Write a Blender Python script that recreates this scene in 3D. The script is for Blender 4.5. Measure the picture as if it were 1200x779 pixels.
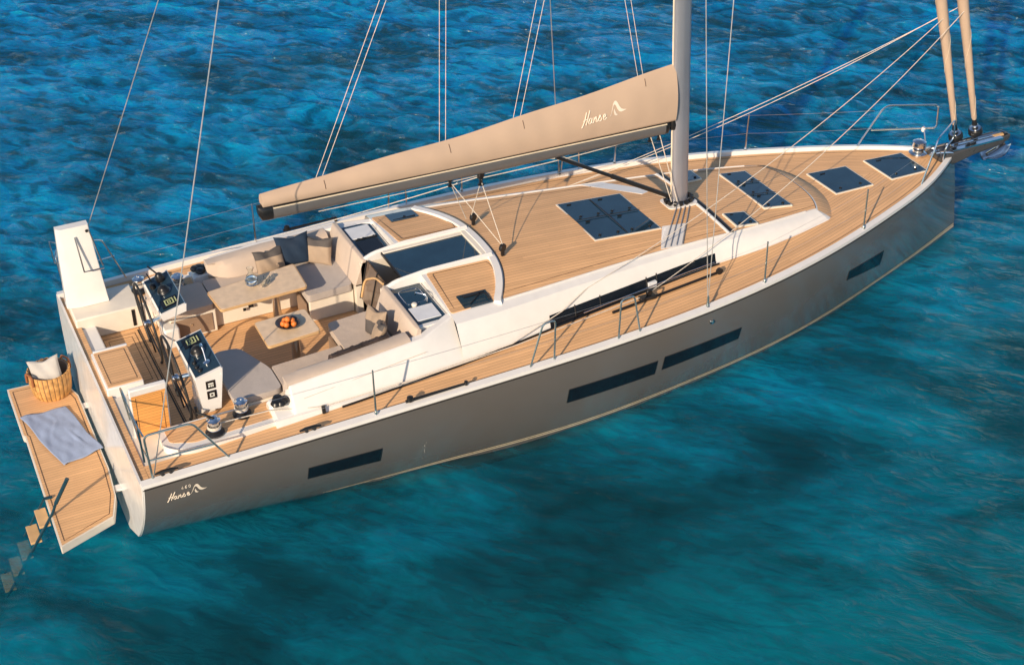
import bpy, math, random
import numpy as np
from mathutils import Vector, Matrix, Quaternion
random.seed(7); rng = np.random.default_rng(11)
scene = bpy.context.scene
for o in list(bpy.data.objects): bpy.data.objects.remove(o)
COL = scene.collection
R = math.radians

# ---------------------------------------------------------------- camera
cd = bpy.data.cameras.new('camera'); cam = bpy.data.objects.new('camera', cd); COL.objects.link(cam)
r_ = Vector((0.897194441173198, -0.4416132338757963, -0.00445941629297185))
u_ = Vector((0.24937388470862168, 0.4982499596793013, 0.8303972804055332))
f_ = Vector((0.36449252441338753, 0.7461398859096972, -0.5571539018093836))
mw = Matrix((r_, u_, -f_)).transposed().to_4x4(); mw.translation = (-1.933891262, -16.225888229, 12.488605050)
cam.matrix_world = mw
cd.sensor_width = 36; cd.sensor_fit = 'HORIZONTAL'; cd.lens = 51.64769; cd.clip_start = .1; cd.clip_end = 6000
scene.camera = cam
scene.render.resolution_x = 1024; scene.render.resolution_y = 664
# ---------------------------------------------------------------- sky, sun, exposure
SUN_EL = 25.0
SUN_TO = Vector((.77 * math.cos(R(SUN_EL)), .638 * math.cos(R(SUN_EL)), -math.sin(R(SUN_EL)))).normalized()
w = bpy.data.worlds.new('World'); scene.world = w; w.use_nodes = True
nt = w.node_tree; nt.nodes.clear()
sky = nt.nodes.new('ShaderNodeTexSky'); sky.sky_type = 'NISHITA'; sky.sun_disc = False
sky.sun_elevation = R(SUN_EL); sky.sun_rotation = math.atan2(-SUN_TO.x, -SUN_TO.y); sky.air_density = 1.0; sky.dust_density = .6; sky.ozone_density = 2.0
bg = nt.nodes.new('ShaderNodeBackground'); bg.inputs[1].default_value = .105
wo = nt.nodes.new('ShaderNodeOutputWorld')
nt.links.new(sky.outputs[0], bg.inputs[0]); nt.links.new(bg.outputs[0], wo.inputs[0])
sd = bpy.data.lights.new('sun', 'SUN'); sd.energy = 4.3; sd.angle = R(.5); sd.color = (1, .80, .59)
so = bpy.data.objects.new('sun', sd); COL.objects.link(so)
so.rotation_euler = SUN_TO.to_track_quat('-Z', 'Y').to_euler(); so.location = (-15, -13, 12)
vs = scene.view_settings; vs.view_transform = 'Standard'; vs.look = 'None'; vs.exposure = .45; vs.gamma = 1; vs.use_curve_mapping = False

# ---------------------------------------------------------------- materials
def nodes(m):
    m.use_nodes = True; t = m.node_tree
    return t, t.nodes['Principled BSDF'], t.nodes, t.links
def mat(name, col, rough=.5, metal=0, var=.08, scale=6, bump=0, bscale=60, coat=0, spec=.5, alpha=1, trans=0, ior=1.45, sheen=0):
    m = bpy.data.materials.new(name); t, b, N, L = nodes(m)
    tc = N.new('ShaderNodeTexCoord'); no = N.new('ShaderNodeTexNoise'); no.inputs['Scale'].default_value = scale; no.inputs['Detail'].default_value = 5
    L.new(tc.outputs['Object'], no.inputs['Vector'])
    mr = N.new('ShaderNodeMapRange'); mr.inputs[3].default_value = 1 - var; mr.inputs[4].default_value = 1 + var
    mr.inputs[1].default_value = .3; mr.inputs[2].default_value = .7
    L.new(no.outputs[0], mr.inputs[0])
    mx = N.new('ShaderNodeVectorMath'); mx.operation = 'SCALE'; mx.inputs[0].default_value = col[:3]
    L.new(mr.outputs[0], mx.inputs['Scale']); L.new(mx.outputs[0], b.inputs['Base Color'])
    b.inputs['Roughness'].default_value = rough; b.inputs['Metallic'].default_value = metal; b.inputs['Coat Weight'].default_value = coat
    b.inputs['Specular IOR Level'].default_value = spec; b.inputs['Alpha'].default_value = alpha
    b.inputs['Transmission Weight'].default_value = trans; b.inputs['IOR'].default_value = ior
    if sheen: b.inputs['Sheen Weight'].default_value = sheen
    r2 = N.new('ShaderNodeMapRange'); r2.inputs[1].default_value = .3; r2.inputs[2].default_value = .7; r2.inputs[3].default_value = rough * .85; r2.inputs[4].default_value = min(1, rough * 1.15)
    L.new(no.outputs[0], r2.inputs[0]); L.new(r2.outputs[0], b.inputs['Roughness'])
    if bump:
        n2 = N.new('ShaderNodeTexNoise'); n2.inputs['Scale'].default_value = bscale; n2.inputs['Detail'].default_value = 3
        L.new(tc.outputs['Object'], n2.inputs['Vector'])
        bp = N.new('ShaderNodeBump'); bp.inputs['Strength'].default_value = bump; bp.inputs['Distance'].default_value = .01
        L.new(n2.outputs[0], bp.inputs['Height']); L.new(bp.outputs[0], b.inputs['Normal'])
    return m
def teak(name, col=(.69, .405, .195), pw=.058, var=.16, rough=.6, gapw=.075):
    m = bpy.data.materials.new(name); t, b, N, L = nodes(m)
    uv = N.new('ShaderNodeUVMap'); uv.uv_map = 'UVMap'
    sp = N.new('ShaderNodeSeparateXYZ'); L.new(uv.outputs[0], sp.inputs[0])
    def mth(op, a, c=None):
        n = N.new('ShaderNodeMath'); n.operation = op
        for i, v in enumerate((a, c)):
            if v is None: continue
            if isinstance(v, (int, float)): n.inputs[i].default_value = v
            else: L.new(v, n.inputs[i])
        return n.outputs[0]
    v = mth('DIVIDE', sp.outputs[1], pw); fl = mth('FLOOR', v); fr = mth('FRACT', v)
    cau = mth('LESS_THAN', fr, gapw)
    seg = mth('FLOOR', mth('DIVIDE', mth('ADD', sp.outputs[0], mth('MULTIPLY', fl, 1.37)), 2.3))
    cb = N.new('ShaderNodeCombineXYZ'); L.new(fl, cb.inputs[0]); L.new(seg, cb.inputs[1])
    wn = N.new('ShaderNodeTexWhiteNoise'); wn.noise_dimensions = '2D'; L.new(cb.outputs[0], wn.inputs['Vector'])
    gv = N.new('ShaderNodeCombineXYZ'); L.new(mth('MULTIPLY', sp.outputs[0], 3), gv.inputs[0]); L.new(mth('MULTIPLY', sp.outputs[1], 70), gv.inputs[1]); L.new(wn.outputs[0], gv.inputs[2])
    gn = N.new('ShaderNodeTexNoise'); gn.inputs['Scale'].default_value = 1; gn.inputs['Detail'].default_value = 4; L.new(gv.outputs[0], gn.inputs['Vector'])
    big = N.new('ShaderNodeTexNoise'); big.inputs['Scale'].default_value = 1.6; big.inputs['Detail'].default_value = 4; L.new(uv.outputs[0], big.inputs['Vector'])
    s = mth('ADD', mth('MULTIPLY', wn.outputs[0], var), mth('MULTIPLY', gn.outputs[0], .25))
    s = mth('ADD', s, mth('MULTIPLY', big.outputs[0], .3)); s = mth('ADD', s, 1 - .5 * var - .275)
    mx = N.new('ShaderNodeVectorMath'); mx.operation = 'SCALE'; mx.inputs[0].default_value = col; L.new(s, mx.inputs['Scale'])
    mc = N.new('ShaderNodeMix'); mc.data_type = 'RGBA'; L.new(cau, mc.inputs['Factor']); L.new(mx.outputs[0], mc.inputs['A']); mc.inputs['B'].default_value = (col[0] * .36, col[1] * .33, col[2] * .33, 1)
    L.new(mc.outputs['Result'], b.inputs['Base Color']); b.inputs['Roughness'].default_value = rough
    bp = N.new('ShaderNodeBump'); bp.inputs['Strength'].default_value = .25; bp.inputs['Distance'].default_value = .004
    L.new(mth('SUBTRACT', gn.outputs[0], mth('MULTIPLY', cau, .8)), bp.inputs['Height']); L.new(bp.outputs[0], b.inputs['Normal'])
    return m
def weave(name, col, rough=.85, sc=160, var=.12, sheen=.2):
    m = mat(name, col, rough, var=var, scale=4, sheen=sheen); t, b, N, L = nodes(m)
    tc = N.new('ShaderNodeTexCoord'); wv = N.new('ShaderNodeTexWave'); wv.inputs['Scale'].default_value = sc * .3; wv.inputs['Distortion'].default_value = 2
    w2 = N.new('ShaderNodeTexNoise'); w2.inputs['Scale'].default_value = sc
    L.new(tc.outputs['Object'], wv.inputs['Vector']); L.new(tc.outputs['Object'], w2.inputs['Vector'])
    ad = N.new('ShaderNodeMath'); ad.operation = 'ADD'; L.new(wv.outputs['Fac'], ad.inputs[0]); L.new(w2.outputs[0], ad.inputs[1])
    n3 = N.new('ShaderNodeTexNoise'); n3.inputs['Scale'].default_value = 7; n3.inputs['Detail'].default_value = 2; L.new(tc.outputs['Object'], n3.inputs['Vector'])
    bp = N.new('ShaderNodeBump'); bp.inputs['Strength'].default_value = .35; bp.inputs['Distance'].default_value = .004; L.new(ad.outputs[0], bp.inputs['Height'])
    b2 = N.new('ShaderNodeBump'); b2.inputs['Strength'].default_value = .25; b2.inputs['Distance'].default_value = .03; L.new(n3.outputs[0], b2.inputs['Height']); L.new(bp.outputs[0], b2.inputs['Normal'])
    L.new(b2.outputs[0], b.inputs['Normal'])
    return m
M = {}
M['teak'] = teak('teak decking'); M['teakp'] = teak('teak platform', (.67, .395, .19), .05, .14, gapw=.07)
M['seam'] = mat('dark deck caulking', (.09, .055, .035), .7)
M['gel'] = mat('white gelcoat', (.71, .69, .655), .22, var=.03, coat=.3)
M['cream'] = mat('cream gelcoat', (.70, .64, .54), .35, var=.04)
M['hull'] = mat('grey brown hull paint', (.118, .107, .097), .12, var=.03, scale=1.2, coat=.8, bump=.01, bscale=2.0)
M['sprit'] = mat('dark grey composite', (.06, .058, .056), .3)
M['stripe'] = mat('cream stripe paint', (.62, .52, .36), .3)
M['bottom'] = mat('antifouling', (.03, .03, .035), .7)
M['glass'] = mat('dark tinted acrylic', (.012, .036, .060), .04, var=.2, scale=3, spec=.9)
M['hullglass'] = mat('black hull glass', (.006, .010, .016), .08, spec=.35)
M['glass2'] = mat('smoked companionway acrylic', (.16, .115, .085), .06, var=.3, scale=3, spec=.7)
M['black'] = mat('black fittings', (.012, .012, .013), .35, var=.2)
M['rubber'] = mat('black rubber', (.02, .02, .02), .6, var=.2)
M['steel'] = mat('polished stainless steel', (.72, .73, .74), .16, metal=1, var=.05)
M['alu'] = mat('anodised aluminium', (.36, .37, .42), .34, metal=.6, var=.04, scale=2)
M['boom'] = mat('grey boom paint', (.135, .13, .13), .36, metal=.25, var=.04)
M['sail'] = mat('tan sailcloth', (.45, .33, .24), .8, var=.05, scale=1.5, bump=.12, bscale=5)
M['sailtrim'] = mat('pale boom track', (.7, .6, .45), .4)
M['cush'] = weave('greige outdoor cushion fabric', (.50, .405, .325), .9, 150, .06)
M['cushg'] = weave('grey outdoor cushion fabric', (.42, .375, .34), .9, 150, .06)
M['beigepil'] = weave('taupe linen', (.34, .255, .18), .9, 130, sheen=0)
M['navy'] = weave('navy linen', (.009, .024, .050), .9, 130, sheen=0)
M['darkpil'] = weave('dark grey linen', (.085, .075, .07), .9, 130, sheen=0)
M['knit'] = weave('brown knitted wool', (.050, .034, .030), .95, 70, .6, sheen=0)
M['towel'] = weave('pale blue terry cloth', (.25, .315, .46), .95, 110, .08)
M['greycloth'] = weave('light grey cloth', (.45, .43, .40), .95, 110, .08)
M['table'] = mat('oiled pale wood', (.68, .51, .34), .4, var=.10, scale=9)
M['woodedge'] = mat('honey wood', (.60, .38, .18), .45, var=.1)
M['rattan'] = mat('honey rattan', (.50, .27, .09), .5, var=.35, scale=14, bump=.4, bscale=50)
M['leather'] = mat('tan leather', (.28, .10, .035), .5)
M['clear'] = mat('clear glass', (.93, .96, .95), .02, var=0, trans=1, ior=1.45)
M['bowl'] = mat('dark ceramic', (.06, .05, .05), .3)
M['orange'] = mat('orange peel', (.72, .19, .03), .45, var=.15, bump=.3, bscale=150)
M['rope'] = mat('white braided rope', (.58, .52, .44), .8, var=.2, scale=60)
M['ropeg'] = mat('grey braided rope', (.22, .23, .26), .8, var=.3, scale=60)
M['wire'] = mat('stainless wire', (.55, .53, .5), .35, metal=.7, var=.1)
M['dash'] = mat('blue black dashboard', (.014, .034, .055), .28, var=.15)
M['screen'] = mat('dark display glass', (.008, .008, .009), .08)
M['lcd'] = mat('pale display print', (.62, .62, .56), .4)
M['lcdg'] = mat('pale green display print', (.42, .46, .22), .4)
M['ink'] = mat('cream lettering', (.75, .66, .54), .4, var=0)
M['panel'] = mat('brown locker laminate', (.26, .18, .125), .5)
M['bluebar'] = mat('dark blue anodised tube', (.012, .05, .075), .3, metal=.3)
M['tealtube'] = mat('stainless tube weathered', (.34, .40, .40), .2, metal=.85)
M['dark'] = mat('dark interior', (.03, .025, .022), .8)
M['cover'] = mat('brushed white worktop cover', (.62, .64, .66), .35, var=.05)

# ---------------------------------------------------------------- mesh helpers
ORG = {}
class MB:
    def __init__(s): s.v = []; s.f = []; s.m = []; s.uv = []
    def add(s, vs, fs, mi=0, uv=None):
        o = len(s.v); s.v += [tuple(map(float, p)) for p in vs]
        s.uv += ([tuple(q) for q in uv] if uv is not None else [(p[0], p[1]) for p in vs])
        for f in fs: s.f.append(tuple(i + o for i in f)); s.m.append(mi)
        return s
    def box(s, a, b, mi=0, rot=None, piv=None):
        (x0, y0, z0), (x1, y1, z1) = a, b
        vs = [Vector(p) for p in ((x0,y0,z0),(x1,y0,z0),(x1,y1,z0),(x0,y1,z0),(x0,y0,z1),(x1,y0,z1),(x1,y1,z1),(x0,y1,z1))]
        if rot is not None:
            c = Vector(piv) if piv is not None else sum(vs, Vector()) / 8
            vs = [rot @ (v - c) + c for v in vs]
        return s.add(vs, [(0,3,2,1),(4,5,6,7),(0,1,5,4),(1,2,6,5),(2,3,7,6),(3,0,4,7)], mi)
    def tube(s, pts, r, n=8, closed=False, mi=0, sy=1.0):
        P = [Vector(p) for p in pts]; k = len(P); rr = r if hasattr(r, '__len__') else [r] * k
        T = []
        for i in range(k):
            if closed: t = P[(i+1) % k] - P[i-1]
            else: t = P[min(i+1, k-1)] - P[max(i-1, 0)]
            T.append(t.normalized())
        a = Vector((0,0,1)) if abs(T[0].z) < .9 else Vector((1,0,0))
        nrm = (a - a.dot(T[0]) * T[0]).normalized(); vs = []
        for i in range(k):
            nrm = (nrm - nrm.dot(T[i]) * T[i]).normalized(); bn = T[i].cross(nrm)
            for j in range(n):
                t = 2 * math.pi * j / n
                vs.append(P[i] + rr[i] * (math.cos(t) * nrm * sy + math.sin(t) * bn))
        fs = []
        for i in range(k if closed else k - 1):
            i2 = (i + 1) % k
            for j in range(n):
                j2 = (j + 1) % n; fs.append((i*n+j, i*n+j2, i2*n+j2, i2*n+j))
        if not closed: fs += [tuple(range(n))[::-1], tuple((k-1)*n + j for j in range(n))]
        return s.add(vs, fs, mi)
    def lathe(s, prof, c, n=24, mi=0, ax=None):
        q = Vector((0,0,1)).rotation_difference(Vector(ax).normalized()) if ax is not None else Quaternion()
        c = Vector(c); vs = []; fs = []; k = len(prof)
        for r, z in prof:
            for j in range(n):
                t = 2 * math.pi * j / n; vs.append(c + q @ Vector((r * math.cos(t), r * math.sin(t), z)))
        for i in range(k - 1):
            for j in range(n):
                j2 = (j + 1) % n; fs.append((i*n+j, i*n+j2, (i+1)*n+j2, (i+1)*n+j))
        if prof[0][0] > 1e-5: fs.append(tuple(range(n))[::-1])
        if prof[-1][0] > 1e-5: fs.append(tuple((k-1)*n + j for j in range(n)))
        return s.add(vs, fs, mi)
    def prism(s, poly, z0, z1, mi=0, mtop=None):
        n = len(poly); zf0 = z0 if callable(z0) else (lambda x, y: z0); zf1 = z1 if callable(z1) else (lambda x, y: z1)
        ar = sum(poly[i][0]*poly[(i+1)%n][1] - poly[(i+1)%n][0]*poly[i][1] for i in range(n))
        if ar < 0: poly = poly[::-1]
        vs = [(x, y, zf0(x, y)) for x, y in poly] + [(x, y, zf1(x, y)) for x, y in poly]
        s.add(vs, [tuple(range(n))[::-1]] + [(i, (i+1)%n, n+(i+1)%n, n+i) for i in range(n)], mi)
        s.add(vs[n:], [tuple(range(n))], mi if mtop is None else mtop)
        return s
    def grid(s, G, mi=0, closed=False, uv=None):
        a = len(G); b = len(G[0]); vs = [p for row in G for p in row]; fs = []
        for i in range(a - 1):
            for j in range(b if closed else b - 1):
                j2 = (j + 1) % b; fs.append((i*b+j, i*b+j2, (i+1)*b+j2, (i+1)*b+j))
        return s.add(vs, fs, mi, None if uv is None else [q for row in uv for q in row])
    def loft(s, secs, mi=0, caps=True, closed=True):
        n = len(secs[0]); s.grid(secs, mi, closed)
        if caps: s.add(secs[0], [tuple(range(n))[::-1]], mi); s.add(secs[-1], [tuple(range(n))], mi)
        return s
    def mirror(s):
        o = len(s.v); n = len(s.f); s.v += [(x, -y, z) for x, y, z in s.v]; s.uv += list(s.uv)
        s.f += [tuple(i + o for i in f)[::-1] for f in s.f[:n]]; s.m += s.m[:n]; return s
    def build(s, name, m, parent=None, smooth=True, bevel=0, segs=2, ang=38, org=None, label=None):
        V = np.array(s.v)
        if org is None:
            org = ((V[:,0].min()+V[:,0].max())/2, (V[:,1].min()+V[:,1].max())/2, V[:,2].min())
        org = Vector(org); me = bpy.data.meshes.new(name)
        me.from_pydata([Vector(p) - org for p in s.v], [], s.f)
        ms = m if isinstance(m, (list, tuple)) else [m]
        for q in ms: me.materials.append(M[q] if isinstance(q, str) else q)
        me.polygons.foreach_set('material_index', s.m)
        ul = me.uv_layers.new(name='UVMap'); li = np.zeros(len(me.loops), dtype=np.int32); me.loops.foreach_get('vertex_index', li)
        ul.data.foreach_set('uv', np.array(s.uv, dtype=np.float32)[li].ravel())
        if smooth:
            me.polygons.foreach_set('use_smooth', [True] * len(me.polygons)); me.update()
            me.set_sharp_from_angle(angle=R(ang))
        me.update()
        o = bpy.data.objects.new(name, me); COL.objects.link(o)
        if parent is not None: o.parent = parent; o.location = org - ORG[parent]
        else: o.location = org
        ORG[o] = org
        if bevel:
            b = o.modifiers.new('bevel', 'BEVEL'); b.width = bevel; b.segments = segs; b.limit_method = 'ANGLE'; b.angle_limit = R(35)
        if label: o['label'] = label
        return o
def empty(name, loc):
    o = bpy.data.objects.new(name, None); COL.objects.link(o); o.location = loc; ORG[o] = Vector(loc); o.empty_display_size = .2; return o
def tag(o, label, cat, group=None):
    o['label'] = label; o['category'] = cat
    if group: o['group'] = group
    return o
def lerp(x, xs, ys): return float(np.interp(x, xs, ys))
def spl(xs, ys):
    xs = np.array(xs, float); ys = np.array(ys, float); n = len(xs); A = np.zeros((n,n)); rr = np.zeros(n); h = np.diff(xs); A[0,0] = A[-1,-1] = 1
    for i in range(1, n-1):
        A[i,i-1] = h[i-1]; A[i,i] = 2*(h[i-1]+h[i]); A[i,i+1] = h[i]; rr[i] = 3*((ys[i+1]-ys[i])/h[i]-(ys[i]-ys[i-1])/h[i-1])
    c = np.linalg.solve(A, rr)
    def f(t):
        i = int(np.clip(np.searchsorted(xs, t) - 1, 0, n-2)); d = t - xs[i]
        return float(ys[i] + ((ys[i+1]-ys[i])/h[i]-h[i]*(2*c[i]+c[i+1])/3)*d + c[i]*d*d + (c[i+1]-c[i])/(3*h[i])*d**3)
    return f
def rpoly(pts, rad, k=5):            # polygon with rounded corners
    out = []; n = len(pts)
    for i in range(n):
        p = Vector(pts[i]).to_2d(); a = Vector(pts[i-1]).to_2d(); b = Vector(pts[(i+1)%n]).to_2d()
        rr = rad[i] if hasattr(rad, '__len__') else rad
        da = (a-p); db = (b-p); d = min(rr, da.length*.45, db.length*.45); A = p + da.normalized()*d; B = p + db.normalized()*d
        for j in range(k+1):
            t = j/k; out.append(tuple((1-t)**2*A + 2*t*(1-t)*p + t*t*B))
    return out
def arc(pts, rad, k=5):               # open 3D polyline with rounded corners
    P = [Vector(p) for p in pts]; out = [P[0]]
    for i in range(1, len(P)-1):
        p = P[i]; da = P[i-1]-p; db = P[i+1]-p; d = min(rad, da.length*.45, db.length*.45); A = p+da.normalized()*d; B = p+db.normalized()*d
        for j in range(k+1):
            t = j/k; out.append((1-t)**2*A + 2*t*(1-t)*p + t*t*B)
    out.append(P[-1]); return out
def sag(a, b, d, n=14):
    a = Vector(a); b = Vector(b); return [a.lerp(b, t/n) - Vector((0,0,1))*d*4*(t/n)*(1-t/n) for t in range(n+1)]

# ---------------------------------------------------------------- sea
def make_sea():
    x0, x1, y0, y1 = -22, 40, -22, 44
    gx = np.arange(x0, x1+.01, .125); gy = np.arange(y0, y1+.01, .125); ext = 1.0 * 1.45 ** np.arange(0, 22)
    gx = np.concatenate([x0 - ext[::-1], gx, x1 + ext]); gy = np.concatenate([y0 - ext[::-1], gy, y1 + ext])
    X, Y = np.meshgrid(gx, gy, indexing='ij'); Z = np.zeros_like(X); DX = np.zeros_like(X); DY = np.zeros_like(X)
    # wind waves run diagonally across the view; calmer close under the lee side of the hull
    lee = 1 / (1 + np.exp(-(Y - .25 * X + 1.5) * .9)); amp = .30 + .90 * lee
    base = R(48)
    for k in range(110):
        L = .42 * (2.0 / .42) ** (rng.random() ** 1.7); a = base + rng.normal() * R(34); kx, ky = math.cos(a) * 2*math.pi/L, math.sin(a) * 2*math.pi/L
        A = .0052 * L ** .75 * (.5 + rng.random()); ph = rng.random() * 6.28
        gate = np.clip(1.2 - .0 * L, 0, 1)
        th = kx * X + ky * Y + ph
        Z += A * np.cos(th) * gate; DX -= .75 * A * np.cos(a) * np.sin(th); DY -= .75 * A * np.sin(a) * np.sin(th)
    # slow amplitude modulation breaks up the pattern
    mod = .8 + .35 * np.sin(.31 * X + .23 * Y + 1) * np.sin(.19 * X - .37 * Y) + .2 * np.sin(.9 * X + .4 * Y)
    r = np.minimum(np.minimum(X - x0, x1 - X), np.minimum(Y - y0, y1 - Y)); fade = np.clip(r / 14, 0, 1)
    Z *= amp * mod * fade; X2 = X + DX * amp * fade; Y2 = Y + DY * amp * fade
    nx, ny = X.shape
    me = bpy.data.meshes.new('sea'); vs = np.stack([X2, Y2, Z], -1).reshape(-1, 3)
    i = np.arange(nx*ny).reshape(nx, ny); q = np.stack([i[:-1,:-1], i[1:,:-1], i[1:,1:], i[:-1,1:]], -1).reshape(-1, 4)
    me.vertices.add(len(vs)); me.vertices.foreach_set('co', vs.ravel()); me.loops.add(q.size); me.loops.foreach_set('vertex_index', q.ravel().astype(np.int32))
    me.polygons.add(len(q)); me.polygons.foreach_set('loop_start', np.arange(0, q.size, 4, dtype=np.int32))
    me.update(); me.validate(); me.polygons.foreach_set('use_smooth', np.ones(len(q), dtype=bool))
    m = bpy.data.materials.new('sea water'); t, b, N, L = nodes(m)
    tc = N.new('ShaderNodeTexCoord')
    def mp(sc, rot=0, loc=(0,0,0)):
        n0 = N.new('ShaderNodeMapping'); n0.inputs['Rotation'].default_value = (0,0,rot); L.new(tc.outputs['Object'], n0.inputs[0])
        n = N.new('ShaderNodeMapping'); n.inputs['Scale'].default_value = sc; L.new(n0.outputs[0], n.inputs[0]); return n.outputs[0]
    def noi(v, s, d, rgh=.55, dist=0, rid=False):
        n = N.new('ShaderNodeTexNoise'); n.inputs['Scale'].default_value = s; n.inputs['Detail'].default_value = d; n.inputs['Roughness'].default_value = rgh; n.inputs['Distortion'].default_value = dist
        L.new(v, n.inputs['Vector'])
        if rid: n.noise_type = 'RIDGED_MULTIFRACTAL'; n.normalize = True; n.inputs['Lacunarity'].default_value = 2.1; n.inputs['Offset'].default_value = .9; n.inputs['Gain'].default_value = 1.6
        return n.outputs[0]
    # depth below: shallow teal shelf on the near side, deeper blue water beyond the boat
    sx = N.new('ShaderNodeSeparateXYZ'); L.new(tc.outputs['Object'], sx.inputs[0])
    dp = N.new('ShaderNodeMath'); dp.operation = 'MULTIPLY_ADD'; L.new(sx.outputs[0], dp.inputs[0]); dp.inputs[1].default_value = .28; L.new(sx.outputs[1], dp.inputs[2])
    n1 = noi(mp((1,1,1)), .16, 4)
    ad = N.new('ShaderNodeMath'); ad.operation = 'MULTIPLY_ADD'; L.new(n1, ad.inputs[0]); ad.inputs[1].default_value = 9; L.new(dp.outputs[0], ad.inputs[2])
    rp = N.new('ShaderNodeMapRange'); rp.inputs[1].default_value = 0; rp.inputs[2].default_value = 20; L.new(ad.outputs[0], rp.inputs[0])
    cr = N.new('ShaderNodeValToRGB'); e = cr.color_ramp.elements
    e[0].position = 0; e[0].color = (.000, .172, .232, 1); e[1].position = 1; e[1].color = (.000, .205, .54, 1)
    q = cr.color_ramp.elements.new(.45); q.color = (.000, .185, .37, 1)
    L.new(rp.outputs[0], cr.inputs[0])
    n2 = noi(mp((1,1.7,1), R(42)), .34, 6, .6, .5)
    n3 = noi(mp((.6,4.5,1), R(52)), 1.1, 6, .65, .3)
    sr = N.new('ShaderNodeMapRange'); sr.inputs[1].default_value = .35; sr.inputs[2].default_value = .68; sr.inputs[3].default_value = .90; sr.inputs[4].default_value = 1.14; L.new(n3, sr.inputs[0])
    pm = N.new('ShaderNodeMath'); pm.operation = 'MULTIPLY'
    # painted into colour: light through crests, fine far ripples, hull's dark near-side reflection
    def mth(op, a, c=None, d=None, clamp=False):
        n = N.new('ShaderNodeMath'); n.operation = op; n.use_clamp = clamp
        for i, v in enumerate((a, c, d)):
            if v is None: continue
            if isinstance(v, (int, float)): n.inputs[i].default_value = v
            else: L.new(v, n.inputs[i])
        return n.outputs[0]
    cz = N.new('ShaderNodeMapRange'); cz.inputs[1].default_value = -.075; cz.inputs[2].default_value = .085; cz.inputs[3].default_value = .78; cz.inputs[4].default_value = 1.28; L.new(sx.outputs[2], cz.inputs[0])
    fr_ = noi(mp((1,2.0,1), R(50)), 1.7, 5, .55, .5, True)
    fm = N.new('ShaderNodeMapRange'); fm.inputs[1].default_value = .25; fm.inputs[2].default_value = .85; fm.inputs[3].default_value = .62; fm.inputs[4].default_value = 1.55; L.new(fr_, fm.inputs[0])
    far = N.new('ShaderNodeMapRange'); far.inputs[1].default_value = .2; far.inputs[2].default_value = .6; far.inputs[3].default_value = .2; L.new(rp.outputs[0], far.inputs[0])
    fmx = N.new('ShaderNodeMix'); L.new(far.outputs[0], fmx.inputs['Factor']); fmx.inputs['A'].default_value = 1; L.new(fm.outputs[0], fmx.inputs['B'])
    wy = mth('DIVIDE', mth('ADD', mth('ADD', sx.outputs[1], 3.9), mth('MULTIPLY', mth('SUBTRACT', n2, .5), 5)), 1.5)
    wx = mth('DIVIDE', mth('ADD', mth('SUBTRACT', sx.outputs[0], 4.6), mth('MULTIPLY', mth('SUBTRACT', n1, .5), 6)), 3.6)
    refl_ = mth('POWER', 2.718, mth('MULTIPLY', mth('ADD', mth('MULTIPLY', wy, wy), mth('MULTIPLY', wx, wx)), -1))
    hull_refl = mth('SUBTRACT', 1, mth('MULTIPLY', refl_, .5))  # hull's dark reflection painted as a soft patch in the water colour
    xtra = mth('MULTIPLY', mth('MULTIPLY', cz.outputs[0], fmx.outputs[0]), hull_refl)
    pr = N.new('ShaderNodeMapRange'); pr.inputs[1].default_value = .38; pr.inputs[2].default_value = .62; pr.inputs[3].default_value = .30; pr.inputs[4].default_value = 1.35; L.new(n2, pr.inputs[0])
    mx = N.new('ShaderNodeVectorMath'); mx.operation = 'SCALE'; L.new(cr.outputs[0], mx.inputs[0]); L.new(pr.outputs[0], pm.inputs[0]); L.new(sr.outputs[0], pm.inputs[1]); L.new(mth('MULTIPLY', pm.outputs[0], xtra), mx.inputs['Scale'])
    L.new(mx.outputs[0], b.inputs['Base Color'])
    b.inputs['Roughness'].default_value = .06; b.inputs['IOR'].default_value = 1.333; b.inputs['Subsurface Weight'].default_value = .9; b.inputs['Subsurface Radius'].default_value = (.2, .8, 1.0); b.inputs['Subsurface Scale'].default_value = 3.0; b.inputs['Specular IOR Level'].default_value = .30
    f1 = noi(mp((1,2.4,1), R(48)), 1.9, 6, .6, .5, True); f2 = noi(mp((1,1.8,1), R(35)), 9, 3)
    s = N.new('ShaderNodeMath'); s.operation = 'MULTIPLY_ADD'; L.new(f2, s.inputs[0]); s.inputs[1].default_value = .22; L.new(f1, s.inputs[2])
    bp = N.new('ShaderNodeBump'); bp.inputs['Distance'].default_value = .15; bs_ = N.new('ShaderNodeMapRange'); bs_.inputs[1].default_value = .15; bs_.inputs[2].default_value = .6; bs_.inputs[3].default_value = .34; bs_.inputs[4].default_value = .8; L.new(rp.outputs[0], bs_.inputs[0]); L.new(bs_.outputs[0], bp.inputs['Strength']); L.new(s.outputs[0], bp.inputs['Height']); L.new(bp.outputs[0], b.inputs['Normal'])
    tr = N.new('ShaderNodeBsdfTransparent'); tr.inputs[0].default_value = (.78, .92, .93, 1)
    ms = N.new('ShaderNodeMixShader'); ms.inputs[0].default_value = .44
    out = N['Material Output']; L.new(b.outputs[0], ms.inputs[1]); L.new(tr.outputs[0], ms.inputs[2]); L.new(ms.outputs[0], out.inputs[0])
    me.materials.append(m)
    o = bpy.data.objects.new('sea', me); COL.objects.link(o); o['kind'] = 'structure'
make_sea()
bm = MB(); bm.add([(-900,-900,-5),(900,-900,-5),(900,900,-5),(-900,900,-5)], [(0,1,2,3)])
m = mat('sandy sea floor', (.008, .12, .155), .9, var=.55, scale=.35)
sb = bm.build('seabed', m); sb['kind'] = 'structure'

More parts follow.
